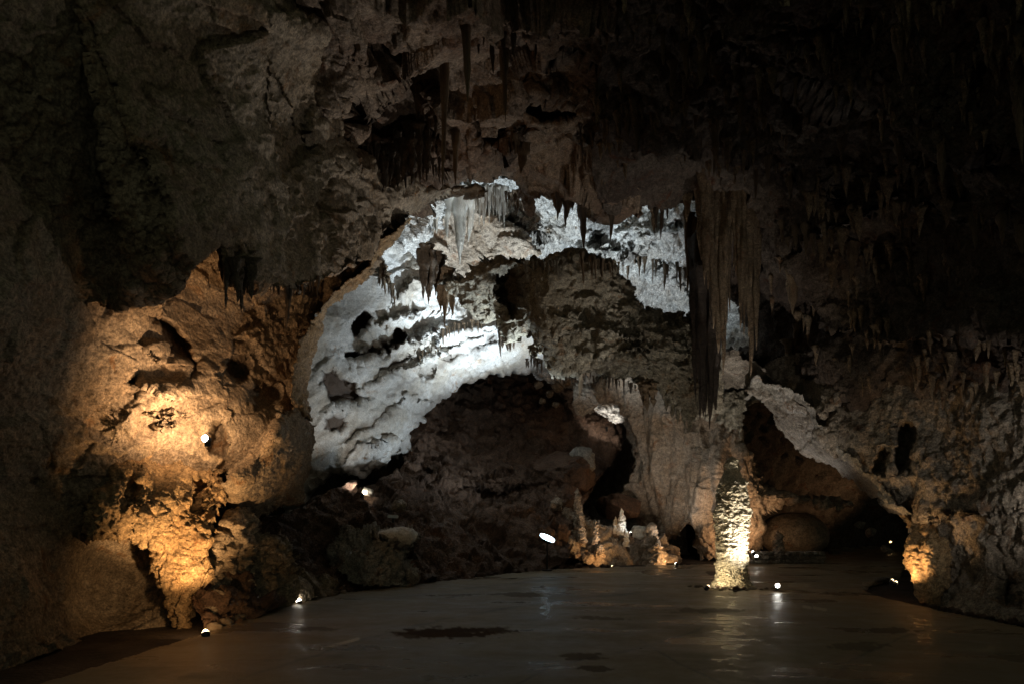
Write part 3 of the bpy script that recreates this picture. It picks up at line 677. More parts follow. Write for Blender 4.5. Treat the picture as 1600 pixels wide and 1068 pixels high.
# ------------------------------------------------------------------ dripstone
def tite_mesh(seed, kind='carrot', nr=16, ns=9):
    r = random.Random(seed)
    V = []; F = []
    ph = [r.uniform(0, 6.28) for _ in range(4)]
    pw = {'carrot': .85, 'straw': .45, 'lump': .6, 'blade': .8}[kind]
    for j in range(nr):
        t = j / (nr - 1)
        z = .12 - 1.12 * t
        rad = (1 - t) ** pw * (0.55 if kind == 'straw' else .8) + .04
        rad += .5 * math.exp(-t / .07) * (.6 if kind != 'straw' else .9)
        rad *= 1 + .16 * math.sin(t * (11 + 5 * ph[3] / 6) + ph[0]) * (1.6 if kind == 'lump' else 1) + .07 * math.sin(t * 31 + ph[1])
        if j == nr - 1: rad = .03
        ox = .25 * math.sin(t * 3 + ph[1]) * t; oy = .25 * math.sin(t * 2.6 + ph[2]) * t
        for i in range(ns):
            a = 6.2832 * i / ns
            q = rad * (1 + .22 * math.sin(3 * a + ph[2] + t * 2) + .12 * math.sin(5 * a + ph[0]))
            V.append((q * math.cos(a) * (1.5 if kind == 'blade' else 1) + ox, q * math.sin(a) * (.6 if kind == 'blade' else 1) + oy, z))
    for j in range(nr - 1):
        for i in range(ns):
            a = j * ns + i; b = j * ns + (i + 1) % ns
            F.append((a, a + ns, b + ns, b))
    V.append((0, 0, .12)); V.append((V[(nr - 1) * ns][0], V[(nr - 1) * ns][1], -1.0))
    T3 = [(len(V) - 2, i, (i + 1) % ns) for i in range(ns)] + [(len(V) - 1, (nr - 1) * ns + (i + 1) % ns, (nr - 1) * ns + i) for i in range(ns)]
    return np.array(V), np.array(F), np.array(T3)


PROT = {}
SHAPES = [tite_mesh(s, k) for s, k in enumerate(['carrot', 'straw', 'carrot', 'lump', 'straw', 'blade', 'carrot', 'lump', 'carrot', 'blade', 'carrot', 'straw'])]


def proto(k, matk):
    if (k, matk) not in PROT:
        V, F, T3 = SHAPES[k]
        me = make_mesh('stalactite', V, F, T3); me.materials.append(M[matk]); PROT[(k, matk)] = me
    return PROT[(k, matk)]


NT = [0]


def tite(px, py, Y, Lpx, rpx, matk, label, group=None, shape=None):
    """one stalactite hanging from the point seen at px, py"""
    k = R0.randrange(len(SHAPES)) if shape is None else shape
    p = at(px, py, Y); s = Y / FOC
    o = bpy.data.objects.new('stalactite', proto(k, matk)); C.objects.link(o)
    o.location = p; o.scale = (rpx * s, rpx * s, Lpx * s); o.rotation_euler = (R0.uniform(-.03, .03), R0.uniform(-.03, .03), R0.uniform(0, 6.28))
    tag(o, label, 'stalactite', group); NT[0] += 1
    return o


def along(line, n, jit=0.35):
    seg = [math.dist(line[i], line[i + 1]) for i in range(len(line) - 1)]
    L = sum(seg); out = []
    for k in range(n):
        d = (k + .5 + R0.uniform(-jit, jit)) / n * L
        for i, sl in enumerate(seg):
            if d <= sl or i == len(seg) - 1:
                t = d / sl; out.append((line[i][0] + (line[i + 1][0] - line[i][0]) * t, line[i][1] + (line[i + 1][1] - line[i][1]) * t)); break
            d -= sl
    return out


def fringe(line, n, rock, l0, l1, ratio, matk, label, group, dy=2, jy=4, off=0.0, pw=2.0, dY=None):
    for (x, y) in along(line, n):
        y2 = y - dy + R0.uniform(-jy, jy)
        Y = (rock.Y(x, y2) if rock is not None else dY) + off
        L = l0 + (l1 - l0) * R0.random() ** pw
        tite(x, y2, Y, L, max(1.2, L * ratio * R0.uniform(.7, 1.3)), matk, label, group)


def bundle_mesh(items, Yc, seed=0):
    """several dripstone spikes grown into one body; items (px, py, Lpx, rpx, dY)"""
    Vs, Fs, Ts = [], [], []; n = 0
    r = random.Random(seed)
    for (px, py, L, rad, dY) in items:
        V, F, T3 = tite_mesh(r.randrange(9999), r.choice(['carrot', 'lump', 'carrot', 'blade']), 26, 12)
        Y = Yc + dY; s = Y / FOC
        a = r.uniform(0, 6.28) * 0
        W = np.c_[V[:, 0] * rad * s, V[:, 1] * rad * s, V[:, 2] * L * s] + np.array(at(px, py, Y))
        Vs.append(W); Fs.append(F + n); Ts.append(T3 + n); n += len(V)
    V = np.concatenate(Vs)
    nz = np.c_[fbm(V / .12, 2), fbm(V / .12 + 7, 2), V[:, 0] * 0] * .02
    V = V + nz
    return V, np.concatenate(Fs), np.concatenate(Ts)


def bundle(name, items, Yc, matk, label, cat, seed=0, group=None):
    V, F, T3 = bundle_mesh(items, Yc, seed)
    org = np.array([V[:, 0].mean(), V[:, 1].mean(), V[:, 2].max()])
    return tag(link(name, make_mesh(name, V - org, F, T3), M[matk], loc=org), label, cat, group)


def curtain(name, top, bot, Yc, matk, label, cat, folds=9, amp=.18, nu=140, nv=120, seed=0, thick=.25, flare=0.0):
    """a drapery: a thick folded sheet; top and bot are pixel polylines of equal length"""
    r = random.Random(seed)
    top = np.array(top, float); bot = np.array(bot, float)
    u = np.linspace(0, 1, nu); k = np.linspace(0, 1, len(top))
    tx, ty = np.interp(u, k, top[:, 0]), np.interp(u, k, top[:, 1]); bx, by = np.interp(u, k, bot[:, 0]), np.interp(u, k, bot[:, 1])
    cuts = np.cumsum([0] + [r.uniform(.4, 1.7) for _ in range(folds)]); cuts /= cuts[-1]
    hts = np.array([r.uniform(.35, 1.2) for _ in range(folds)]); ends = np.array([r.choice([r.uniform(-60, -10), r.uniform(-20, 20), r.uniform(-110, -40)]) for _ in range(folds)])
    v = np.linspace(0, 1, nv)
    U, Vv = np.meshgrid(u, v)
    Uw = np.clip(U + .03 * np.sin(4 * Vv + 3 * U) * np.sin(np.pi * U), 0, 1)
    kk = np.clip(np.searchsorted(cuts, Uw, side='right') - 1, 0, folds - 1)
    loc_ = (Uw - cuts[kk]) / (cuts[kk + 1] - cuts[kk])
    arch = np.sqrt(np.clip(1 - (2 * loc_ - 1) ** 2, 0, 1))
    tip = ends[kk] - (1 - arch) * 55
    X = tx[None] * (1 - Vv) + bx[None] * Vv; Yp = ty[None] * (1 - Vv) + (by[None] + tip) * Vv
    rel = amp * hts[kk] * arch * (.3 + .7 * np.sin(np.pi * np.clip(Vv * .8 + .15, 0, 1)))
    side = np.sqrt(np.clip(1 - (2 * U - 1) ** 2, 0, 1))
    Yd = Yc - thick * 1.6 * side - rel
    P = np.stack([(X - CX) / FOC * Yd, Yd, CAMZ + (HZ - Yp) / FOC * Yd], -1).reshape(-1, 3)
    P[:, 1] -= .05 * bil(P / np.array([.16, .3, 1.4]), 2) + .03 * bil(P / np.array([.1, .1, .3]), 2)
    P[:, 0] += .05 * fbm(P / np.array([.6, .6, .8]), 2)
    Q = P.copy(); Q[:, 1] = Yc + thick
    nn = len(P); i = np.arange(nn).reshape(nv, nu)
    f = np.stack([i[:-1, :-1], i[1:, :-1], i[1:, 1:], i[:-1, 1:]], -1).reshape(-1, 4)
    loop = np.r_[i[0, :], i[1:, -1], i[-1, -2::-1], i[-2:0:-1, 0]]; l2 = np.roll(loop, -1)
    F = np.concatenate([f, f[:, ::-1] + nn, np.stack([loop, l2, l2 + nn, loop + nn], -1)])
    V = np.r_[P, Q]; org = np.array([V[:, 0].mean(), V[:, 1].mean(), V[:, 2].max()])
    return tag(link(name, make_mesh(name, V - org, F), M[matk], loc=org), label, cat)


# left overhang
g1 = 'stalactites along the left overhang'
lab = 'thin dark stalactite in the fringe under the left overhang lip'
bundle('stalactite_cluster', [(346, 372, 70, 9, 0), (356, 366, 84, 9, .1), (364, 380, 75, 9, -.1), (374, 392, 96, 10, 0), (384, 400, 62, 9, .1), (392, 410, 58, 8, 0), (352, 390, 92, 7, -.2), (368, 410, 62, 8, -.2)], B.Y(366, 410) + .05, 'tited', 'broad dark cluster of stalactites hanging from the left overhang', 'stalactites', 3)
bundle('stalactite_cluster', [(276, 436, 24, 7, 0), (284, 428, 26, 6, .1), (290, 424, 22, 5, 0), (303, 405, 20, 5, 0)], B.Y(280, 438), 'tited', 'small dark stalactite cluster at the far left end of the overhang', 'stalactites', 4)
tite(451, 458, B.Y(451, 448), 56, 6, 'tited', 'long black stalactite hanging lowest from the left overhang fringe', shape=0)
fringe([(386, 444), (420, 450), (440, 455), (470, 452), (500, 440)], 26, B, 8, 32, .16, 'tited', lab, g1)
fringe([(312, 406), (335, 382)], 4, B, 8, 18, .16, 'tited', lab, g1)
fringe([(400, 500), (440, 505), (470, 490)], 10, B, 6, 22, .15, 'left', 'small tan stalactite on the lit wall below the left overhang', 'small stalactites on the tan left wall', jy=14)

# brown middle ceiling
bundle('stalactite_cluster', [(650, 130, 60, 9, 0), (660, 135, 80, 8, .1), (672, 128, 90, 9, 0), (682, 150, 70, 9, -.1), (640, 200, 70, 8, .1), (655, 205, 80, 8, 0), (630, 225, 60, 8, 0), (612, 235, 55, 7, .1), (600, 245, 60, 7, 0), (620, 215, 80, 8, .2), (645, 230, 60, 9, 0), (668, 215, 70, 8, .1)], 13.3, 'tited', 'wide dark group of stalactites in the hollow of the brown ceiling', 'stalactites', 5)
for (x, y, L, r_, lb) in ((694, 110, 185, 9, 'longest brown stalactite hanging from the hollow of the brown ceiling'), (728, 10, 150, 14, 'thick brown stalactite with a pale edge hanging near the top of the ceiling'), (712, 210, 82, 8, 'dark stalactite just right of the longest brown one'),
                          (788, 90, 100, 8, 'slim pale brown stalactite before the lit reddish ceiling rocks'), (655, 140, 40, 7, 'short yellowish stalactite at the left of the ceiling hollow')):
    tite(x, y, D.Y(x, y) - .1, L, r_, 'tite', lb, shape=R0.choice([0, 2, 6]))
fringe([(582, 232), (610, 240), (640, 250), (690, 255)], 22, D, 14, 60, .12, 'tited', 'thin dark stalactite in the band behind the brown ceiling hollow', 'stalactites in the brown ceiling', jy=12)
fringe([(490, 190), (520, 208), (560, 225), (585, 236)], 14, D, 5, 16, .14, 'tite', 'tiny stalactite on the slanting ceiling edge left of the brown hollow', 'tiny stalactites on the slanting ceiling edge', jy=4)
fringe([(700, 70), (760, 50), (810, 55), (850, 60)], 9, D, 14, 60, .14, 'tited', 'dark stalactite near the top of the brown ceiling', 'stalactites near the top of the ceiling', jy=14)
fringe([(772, 225), (800, 215), (822, 232)], 9, D, 15, 44, .18, 'tite', 'brown stalactite in the cluster above the arch crown', 'stalactites above the arch crown', jy=8)
fringe([(905, 200), (925, 210), (940, 215)], 4, D, 12, 36, .16, 'tited', 'dark stalactite at the border of the reddish rocks and the dark ceiling', 'stalactites beside the reddish ceiling rocks', jy=5)

# bright row at the crown of the arch
Yb = 20.7
for (x, y, L, r_, mk, lb) in ((715, 314, 98, 14, 'titew', 'longest bright white stalactite at the crown of the arch'), (725, 312, 80, 11, 'titew', 'white stalactite joined to the right of the longest bright one'), (735, 312, 64, 12, 'titew', 'broad white stalactite with a tooth like tip at the arch crown'),
                             (700, 318, 52, 11, 'titew', 'orange topped white stalactite left of the longest bright one'), (684, 326, 40, 8, 'titew', 'cream stalactite at the left of the bright row'), (672, 332, 34, 8, 'titew', 'short cream stalactite at the left of the bright row'),
                             (678, 338, 30, 4, 'titew', 'thin cream stalactite between the shorter ones of the bright row'), (665, 355, 56, 9, 'tite', 'buff blade shaped stalactite hanging below the left of the bright row')):
    tite(x, y - 8, DM.Y(x, y + 12) - .45, L + 8, r_, mk, lb, shape=R0.choice([0, 2, 6, 8]))
fringe([(742, 304), (770, 296), (790, 300)], 18, None, 28, 62, .085, 'titew', 'slim white stalactite in the straight row at the arch crown', 'slim white stalactites at the arch crown', dY=19.7)
fringe([(790, 306), (812, 306)], 7, None, 20, 36, .12, 'tite', 'slim brown stalactite at the right end of the arch crown row', 'brown stalactites at the arch crown', dY=19.0)
bundle('stalactite_cluster', [(660, 398, 70, 9, 0), (668, 394, 82, 9, .1), (674, 400, 64, 8, 0), (664, 390, 60, 9, -.1), (680, 398, 46, 8, .1)], 17.6, 'tited', 'black tapering stalactite cluster left of the arch centre against the pale wall', 'stalactites', 8)
bundle('stalactite_cluster', [(682, 402, 60, 8, 0), (690, 408, 60, 9, .1), (697, 430, 84, 9, 0), (706, 440, 50, 8, .1), (688, 446, 40, 7, 0)], 18.2, 'tite', 'brown ragged stalactite cluster beside the black one', 'stalactites', 9)
bundle('stalactite_cluster', [(594, 412, 36, 5, 0), (600, 420, 40, 6, .1), (606, 430, 24, 5, 0)], WW.Y(600, 425) - .2, 'tite', 'small brown stalactite cluster on the upper left of the pale wall', 'stalactites', 10)
fringe([(612, 446), (618, 470), (604, 494)], 9, WW, 6, 24, .16, 'tite', 'small stalactite on the pale wall right of the dark pocket', 'stalactites on the pale wall', jy=6, off=-.15)
fringe([(690, 520), (720, 508), (752, 498), (770, 496)], 16, WW, 6, 32, .15, 'tite', 'small brown stalactite on the upper ledge of the pale wall', 'stalactites on the ledge of the pale wall', jy=4, off=-.5)
fringe([(655, 556), (690, 545)], 8, WW, 5, 13, .18, 'tite', 'tiny stalactite on the lower ledge of the pale wall', 'tiny stalactites on the pale wall', jy=4, off=-.3)

# front lip, right half
for (x, y, L, r_, lb) in ((911, 300, 92, 13, 'thick black stalactite hanging before the brightest ceiling'), (872, 300, 46, 7, 'dark stalactite left of the thick black one before the bright ceiling'), (884, 302, 54, 6, 'dark stalactite next to the thick black one before the bright ceiling'),
                          (955, 335, 42, 6, 'dark stalactite at the lowest point of the dark lip'), (1026, 310, 50, 6, 'black stalactite in the pair before the mottled ceiling'), (1034, 308, 66, 7, 'longest black stalactite before the mottled ceiling'), (1043, 312, 32, 4, 'thin black stalactite right of the pair before the mottled ceiling')):
    tite(x, y, 16.3, L, r_, 'tited', lb, shape=R0.choice([0, 2, 6, 8]))
bundle('stalactite_cluster', [(868, 300, 30, 7, 0), (876, 298, 36, 8, .1), (888, 300, 40, 8, 0), (896, 300, 30, 8, .1), (904, 302, 44, 8, 0), (920, 300, 46, 8, 0), (928, 308, 30, 8, .1)], 16.4, 'tite', 'brown ragged stalactite cluster along the front lip of the ceiling', 'stalactites', 11)
tite(913, 412, 17.8, 66, 7, 'titew', 'single white stalactite hanging on the middle rock mass', shape=4)
tite(938, 420, 18.0, 58, 6, 'titew', 'cream stalactite right of the white one on the middle rock mass', shape=0)
fringe([(905, 404), (940, 410), (968, 418)], 16, HM, 14, 48, .11, 'tite', 'thin buff stalactite along the upper edge of the middle rock mass', 'buff stalactites on the middle rock mass', jy=5, off=-.35)
fringe([(820, 412), (850, 410), (884, 404)], 16, HM, 10, 34, .16, 'moss', 'olive stalactite under the top edge of the middle rock mass', 'olive stalactites on the middle rock mass', jy=5, off=-.3)
fringe([(970, 420), (1010, 408), (1060, 420), (1090, 440)], 14, None, 12, 38, .12, 'tite', 'small stalactite hanging before the pale triangle of ceiling', 'stalactites before the pale ceiling', dY=20.6, jy=5)
bundle('stalactite_cluster', [(780, 486, 56, 8, 0), (786, 480, 64, 8, .1), (792, 470, 78, 9, -.1), (799, 460, 90, 8, -.2), (804, 480, 64, 8, .1), (812, 490, 46, 7, 0), (782, 500, 60, 4, -.1)], 18.6, 'tited', 'dark drapery of stalactites at the left end of the middle rock mass', 'stalactites', 12)
fringe([(820, 566), (836, 560), (848, 568)], 12, HM, 8, 24, .14, 'tited', 'short black stalactite under the left tip of the middle rock mass', 'black stalactites under the middle rock mass', off=-.05)
fringe([(858, 584), (890, 590), (930, 586), (985, 598), (1020, 608)], 30, HM, 6, 22, .16, 'tited', 'short dark stalactite along the bottom edge of the middle rock mass', 'stalactites along the bottom of the middle rock mass', off=-.02)
bundle('stalactite_cluster', [(1004, 600, 34, 9, 0), (1012, 598, 44, 8, .1), (1020, 602, 34, 8, 0), (1008, 604, 30, 6, -.1)], 17.4, 'tite', 'short blunt brown stalactite block under the middle rock mass', 'stalactites', 13)
tite(908, 584, 23.6, 38, 7, 'tite', 'single brown stalactite hanging against the grey spire', shape=1)
bundle('stalactite_cluster', [(1050, 612, 40, 8, 0), (1060, 616, 46, 8, .1), (1070, 622, 46, 9, 0), (1078, 630, 44, 8, 0), (1040, 612, 30, 7, .1)], 17.6, 'moss', 'olive stalactite cluster between the middle rock mass and the black curtain', 'stalactites', 14)

# black and brown draperies
bundle('stalactite_drapery', [(1086, 430, 200, 9, .1), (1092, 400, 256, 12, 0), (1100, 390, 264, 13, -.1), (1108, 380, 290, 13, 0), (1116, 390, 250, 12, .1), (1122, 400, 216, 10, 0), (1096, 440, 210, 12, -.2), (1112, 430, 228, 12, -.2), (1104, 450, 170, 12, .1), (1120, 470, 170, 9, -.1)], 16.4, 'black', 'black curtain of stalactites hanging in front of the olive rock', 'drapery', 15)
def lobe(x0, x1, ytop, ymax, n, seed, peak):
    r = random.Random(seed); it = []
    for k in range(n):
        u = (k + r.uniform(.1, .9)) / n; x = x0 + (x1 - x0) * u
        yt = np.interp(u, np.linspace(0, 1, len(ytop)), ytop)
        reach = (1 - abs(u - peak) * .8) * r.choice([1, 1, .92, .8, .6])
        it.append((x + reach * 16, yt, max(60, (ymax - yt) * reach), r.uniform(7, 13), r.uniform(-.25, .25)))
    return it


bundle('flowstone_drapery', lobe(1088, 1130, [246, 228, 220, 224], 585, 30, 5, .62), 15.2, 'tite', 'left lobe of the tall brown fluted drapery, hanging from the dark ceiling', 'drapery', 21)
bundle('flowstone_drapery', lobe(1134, 1168, [224, 230, 244, 266], 600, 26, 9, .75), 15.0, 'tite', 'right lobe of the tall brown fluted drapery, reaching lowest above the pale arch', 'drapery', 22)
fringe([(1070, 345), (1086, 350), (1096, 380)], 10, None, 40, 120, .06, 'tite', 'long thin stalactite at the left edge of the tall drapery', 'stalactites beside the tall drapery', dY=17.5, pw=1.0)
fringe([(1186, 578), (1210, 588), (1236, 592)], 14, E, 6, 16, .16, 'tited', 'small black stalactite in the fringe above the pale rock arch', 'stalactites above the rock arch')

# dim ceiling on the right
for (x, y, L, r_, lb) in ((1238, 420, 70, 15, 'broad brown stalactite low on the dark right ceiling'), (1406, 60, 70, 12, 'grey pointed stalactite high on the dark right ceiling'), (1474, 200, 90, 14, 'ochre stalactite among the draperies on the far right ceiling'), (1590, 120, 140, 12, 'long brown stalactite at the right edge of the photo')):
    tite(x, y, E.Y(x, y), L, r_, 'tite', lb, shape=0)
fringe([(950, 60), (1060, 100), (1200, 140), (1320, 170), (1420, 200), (1560, 240)], 26, E, 16, 60, .17, 'tite', 'dim stalactite on the upper part of the dark right ceiling', 'stalactites on the upper right ceiling', jy=30)
fringe([(940, 200), (1020, 215), (1100, 225), (1180, 250), (1240, 300)], 20, E, 14, 50, .17, 'tite', 'dim stalactite left of the tall drapery on the dark ceiling', 'stalactites left of the tall drapery', jy=25)
fringe([(1210, 350), (1280, 380), (1340, 390), (1420, 380), (1520, 360), (1600, 330)], 26, E, 16, 66, .17, 'tite', 'dim stalactite on the lower part of the dark right ceiling', 'stalactites on the lower right ceiling', jy=25)


# the rest of the small stalactites of the right ceiling, past counting
def tite_mass():
    Vs, Fs, Ts = [], [], []; n = 0
    for k in range(1100):
        x = R0.uniform(930, 1630); y = R0.uniform(-10, 610)
        if y > 330 and x < 1200: continue
        if y > 500 and R0.random() < .3: continue
        if fbm(np.array([[x / 90., y / 50., 3.]]), 2)[0] < -.02: continue
        V, F, T3 = tite_mesh(k, R0.choice(['carrot', 'lump', 'blade']), 7, 6)
        Y = E.Y(x, y); s = Y / FOC; L = R0.uniform(10, 44); r_ = L * R0.uniform(.13, .24)
        Vs.append(np.c_[V[:, 0] * r_ * s, V[:, 1] * r_ * s, V[:, 2] * L * s] + np.array(at(x, y - 2, Y))); Fs.append(F + n); Ts.append(T3 + n); n += len(V)
    me = make_mesh('stalactites', np.concatenate(Vs), np.concatenate(Fs), np.concatenate(Ts))
    tag(link('stalactites', me, M['tite']), 'uncounted small dim stalactites covering the dark right ceiling', None, None, 'stuff')


tite_mass()

# ------------------------------------------------------------------ column, stalagmites, boulders
def lathe(prof, px, Y0, matk, name, label, cat, ns=120, nr=160, rel=((.3, .05), (.1, .03), (.04, .012)), lean=(0, 0), squash=.9, loc=None, parent=None):
    """prof: list of (t height m, radius m)"""
    hs = np.array([p[0] for p in prof]); rs = np.array([p[1] for p in prof])
    z = np.linspace(hs[0], hs[-1], nr); r = np.interp(z, hs, rs)
    a = np.linspace(0, 2 * np.pi, ns, endpoint=False)
    A, Z = np.meshgrid(a, z); Rr = np.repeat(r[:, None], ns, 1)
    dirs = np.stack([np.cos(A), np.sin(A) * squash, A * 0], -1).reshape(-1, 3)
    P = np.c_[Rr.ravel() * dirs[:, 0], Rr.ravel() * dirs[:, 1], Z.ravel()]
    seed = px * .37
    d = np.zeros(len(P))
    for s_, am in rel:
        sc_ = np.array(s_ if hasattr(s_, '__len__') else (s_,) * 3)
        d += am * bil(P / sc_ + seed, 2)
    fade = np.clip(Rr.ravel() / (rs.max() * .5), .1, 1)
    P += dirs * (d * fade)[:, None]
    t = (P[:, 2] - hs[0]) / (hs[-1] - hs[0]); P[:, 0] += lean[0] * t; P[:, 1] += lean[1] * t
    i = np.arange(ns * nr).reshape(nr, ns); j = np.roll(i, -1, 1)
    F = np.stack([i[:-1], j[:-1], j[1:], i[1:]], -1).reshape(-1, 4)
    top = P[i[-1]].mean(0); top[2] += rs[-1] * .5
    V = np.r_[P, top[None]]; T3 = np.stack([i[-1], j[-1], np.full(ns, len(P))], -1)
    p = loc if loc is not None else (at(px, HZ, Y0).x, Y0, 0)
    return tag(link(name, make_mesh(name, V, F, T3), M[matk], loc=p, parent=parent), label, cat)


Yc = 14.8
lathe([(-.1, .56), (0, .52), (.05, .44), (.14, .38), (.3, .35), (.7, .345), (1.0, .35), (1.6, .355), (2.0, .34), (2.25, .30), (2.36, .21), (2.42, .18), (2.6, .17), (2.74, .13), (2.8, .04)], 1143, Yc, 'column', 'rock_column',
      'tall lone column of cream crusted rock standing on the cave floor, brightly lit', 'rock column', ns=220, nr=420, rel=((.6, .06), ((.24, .24, .16), .055), ((.11, .11, .07), .03), (.045, .012)), lean=(.02, 0))

REL2 = ((.35, .06), (.13, .04), (.05, .012))


def mite(px, pyb, pyt, w, Y, matk, label, lean=0, tip=.25, group=None):
    s = Y / FOC; h = (pyb - pyt) * s; r_ = w / 2 * s
    o = lathe([(-.15, r_ * 1.15), (0, r_), (h * .3, r_ * .9), (h * .65, r_ * .68), (h * .9, r_ * tip * 1.4), (h, r_ * tip * .5)], px, Y, matk, 'stalagmite', label, 'stalagmite', ns=48, nr=70,
              rel=(((r_ * 1.6, r_ * 1.6, r_ * 1.1), r_ * .45), ((r_ * .7, r_ * .7, r_ * .5), r_ * .28), (r_ * .25, r_ * .07)), lean=(lean * s, 0), loc=at(px, pyb, Y))
    if group: o['group'] = group
    return o


def boulder(px, py, wpx, hpx, Y, matk, name, label, cat, seed=1, nz=1.0, dpt=None, det=5):
    import bmesh
    bm = bmesh.new(); bmesh.ops.create_icosphere(bm, subdivisions=det, radius=1)
    V = np.array([v.co[:] for v in bm.verts]); F = np.array([[v.index for v in f.verts] for f in bm.faces]); bm.free()
    s = Y / FOC; a, c = wpx / 2 * s, hpx / 2 * s; b_ = dpt or a
    d = V * 1.0
    P = V * (1 + .35 * nz * (bil(d * .9 + seed, 2))[:, None] + .16 * nz * rid(d * 2.4 + seed, 2)[:, None] + .07 * nz * bil(d * 6 + seed, 2)[:, None]+ .03 * nz * bil(d * 16 + seed, 2)[:, None])
    # flat broken faces
    rr = np.random.RandomState(seed)
    for k in range(10):
        nrm = rr.normal(size=3); nrm /= np.linalg.norm(nrm); h = rr.uniform(.5, .8)
        dd = P @ nrm - h; P -= np.where(dd > 0, dd * .85 * min(1, nz), 0)[:, None] * nrm
    P = P * np.array([a, b_, c])
    return tag(link(name, make_mesh(name, P, None, F), M[matk], loc=at(px, py, Y)), label, cat)


# ledge of rubble with stalagmites, behind the floor edge
LG = Rock('rock_ledge', [(858, 800, 1), (872, 784, 1), (892, 800, 1), (915, 806, 1), (940, 812, 1), (965, 822, 1), (990, 838, 1), (1010, 826, 1), (1040, 836, 1), (1060, 860, 1), (1064, 884), (1000, 886), (950, 888), (915, 880, 1), (888, 866, 1), (872, 842, 1), (860, 822, 1)],
    [(856, 780, 22.6), (915, 745, 23.2), (1000, 770, 24.8), (1060, 800, 24.4), (1055, 882, 21.8), (950, 886, 21.0), (900, 840, 21.4), (880, 800, 21.8), (980, 830, 22.6)],
    M['flow'], [('bil', .8, .2, 2), ('bil', (.3, .3, .5), .14, 2), ('rid', .14, .05, 2), ('fbm', .05, .015, 2)], 'lumpy buff ledge of broken rock carrying the stalagmites', 'rock ledge', step=1.3, roll=.35, rag=(5, 3), depth=1.5)
for (x, yb, yt, w_, Y, mk, lb, ln) in ((905, 812, 762, 17, 21.5, 'flow', 'pointed pale stalagmite standing highest on the ledge', -3), (872, 790, 772, 12, 21.9, 'flow', 'small stubby stalagmite at the left top of the ledge', -3), (910, 840, 808, 14, 21.1, 'flow', 'ochre stalagmite leaning below the pointed one', -4),
                                       (931, 842, 810, 11, 21.1, 'flow', 'slim grey stalagmite on the middle of the ledge', 0), (938, 862, 848, 16, 21.0, 'flow', 'low rounded stalagmite at the foot of the slim one', 0),
                                       (972, 828, 793, 14, 22.1, 'titew', 'knobbly white stalagmite lit cold white', -1), (962, 826, 806, 8, 22.2, 'titew', 'short white stalagmite touching the knobbly white one', 0), (979, 846, 828, 9, 21.9, 'titew', 'low white stub right below the knobbly white stalagmite', 0),
                                       (1018, 882, 816, 32, 21.6, 'flow', 'fat pinkish stalagmite beside the small floor lamp', 0), (1028, 884, 844, 30, 21.3, 'flow', 'round shouldered stalagmite at the right of the fat pinkish one', 0), (1219, 864, 828, 20, 22.6, 'flow', 'pale cone stalagmite in front of the domed boulder', -4)):
    mite(x, yb, yt, w_, Y, mk, lb, ln)
boulder(868, 786, 26, 22, 21.8, 'flow', 'boulder', 'squarish buff boulder at the left end of the stalagmite ledge', 'boulder', 3)
boulder(890, 806, 22, 34, 22.3, 'flow', 'boulder', 'upright grey boulder under the pointed stalagmite', 'boulder', 4)
boulder(905, 852, 30, 30, 22.0, 'flow', 'boulder', 'rounded buff boulder at the foot of the stalagmite ledge', 'boulder', 5)
boulder(888, 840, 30, 40, 22.1, 'flow', 'boulder', 'knobbly buff boulder beside the round lamp', 'boulder', 6)
boulder(1000, 832, 40, 22, 22.3, 'titew', 'boulder', 'flat pale boulder behind the fat pinkish stalagmite', 'boulder', 7)
boulder(1046, 874, 44, 18, 21.7, 'flow', 'boulder', 'low warm lit boulder next to the small floor lamp', 'boulder', 8)
boulder(880, 745, 110, 90, 24.5, 'clay', 'boulder', 'large reddish brown boulder on the slope behind the ledge', 'boulder', 9)
boulder(910, 720, 44, 60, 24.4, 'grey', 'boulder', 'grey upright boulder on top of the slope behind the ledge', 'boulder', 10)
boulder(972, 790, 90, 50, 25, 'clay', 'boulder', 'brown flat boulder behind the white stalagmite', 'boulder', 12)
for (x, y, w_, h_, Y, sd, lb) in ((842, 600, 18, 12, 27.0, 21, 'pale boulder highest at the top of the brown slope'), (858, 614, 16, 14, 27.0, 22, 'pale rounded boulder in the upper scree'), (872, 606, 20, 16, 27.2, 23, 'broad pale boulder near the dark crack in the scree'), (848, 626, 14, 10, 26.6, 24, 'small pale boulder low in the upper scree'),
                                  (868, 632, 14, 10, 26.4, 25, 'small pale boulder beside the dark hollow'), (886, 596, 14, 16, 27.3, 26, 'pale boulder right beside the grey spire')):
    boulder(x, y, w_, h_, Y, 'left', 'boulder', lb, 'boulder', sd, nz=1.5, det=4)
boulder(618, 838, 74, 32, 15.5, 'white', 'boulder', 'smooth pale block on top of the jagged grey outcrop', 'boulder', 35, nz=.6)
boulder(622, 792, 26, 24, 17.6, 'left', 'boulder', 'tan block behind the small white panel on the slope', 'boulder', 30)
boulder(572, 768, 22, 16, 18.2, 'titew', 'boulder', 'small boulder lit bright by its hidden lamp', 'boulder', 31)
boulder(645, 898, 22, 30, 15.0, 'grey', 'boulder', 'pinkish grey boulder at the floor edge under the jagged outcrop', 'boulder', 32)
boulder(1236, 836, 110, 74, 25.0, 'flow', 'boulder', 'huge domed boulder inside the low niche', 'boulder', 33, nz=.22)
for (x, y, w_, Y, sd, lb) in ((1360, 830, 22, 24, 41, 'pale boulder on the dark ground of the far gallery'), (1385, 858, 20, 24, 42, 'low boulder at the far end of the floor'), (1345, 818, 18, 25, 43, 'grey boulder high in the far gallery')):
    boulder(x, y, w_, w_ * .8, Y, 'wall', 'boulder', lb, 'boulder', sd, det=4)


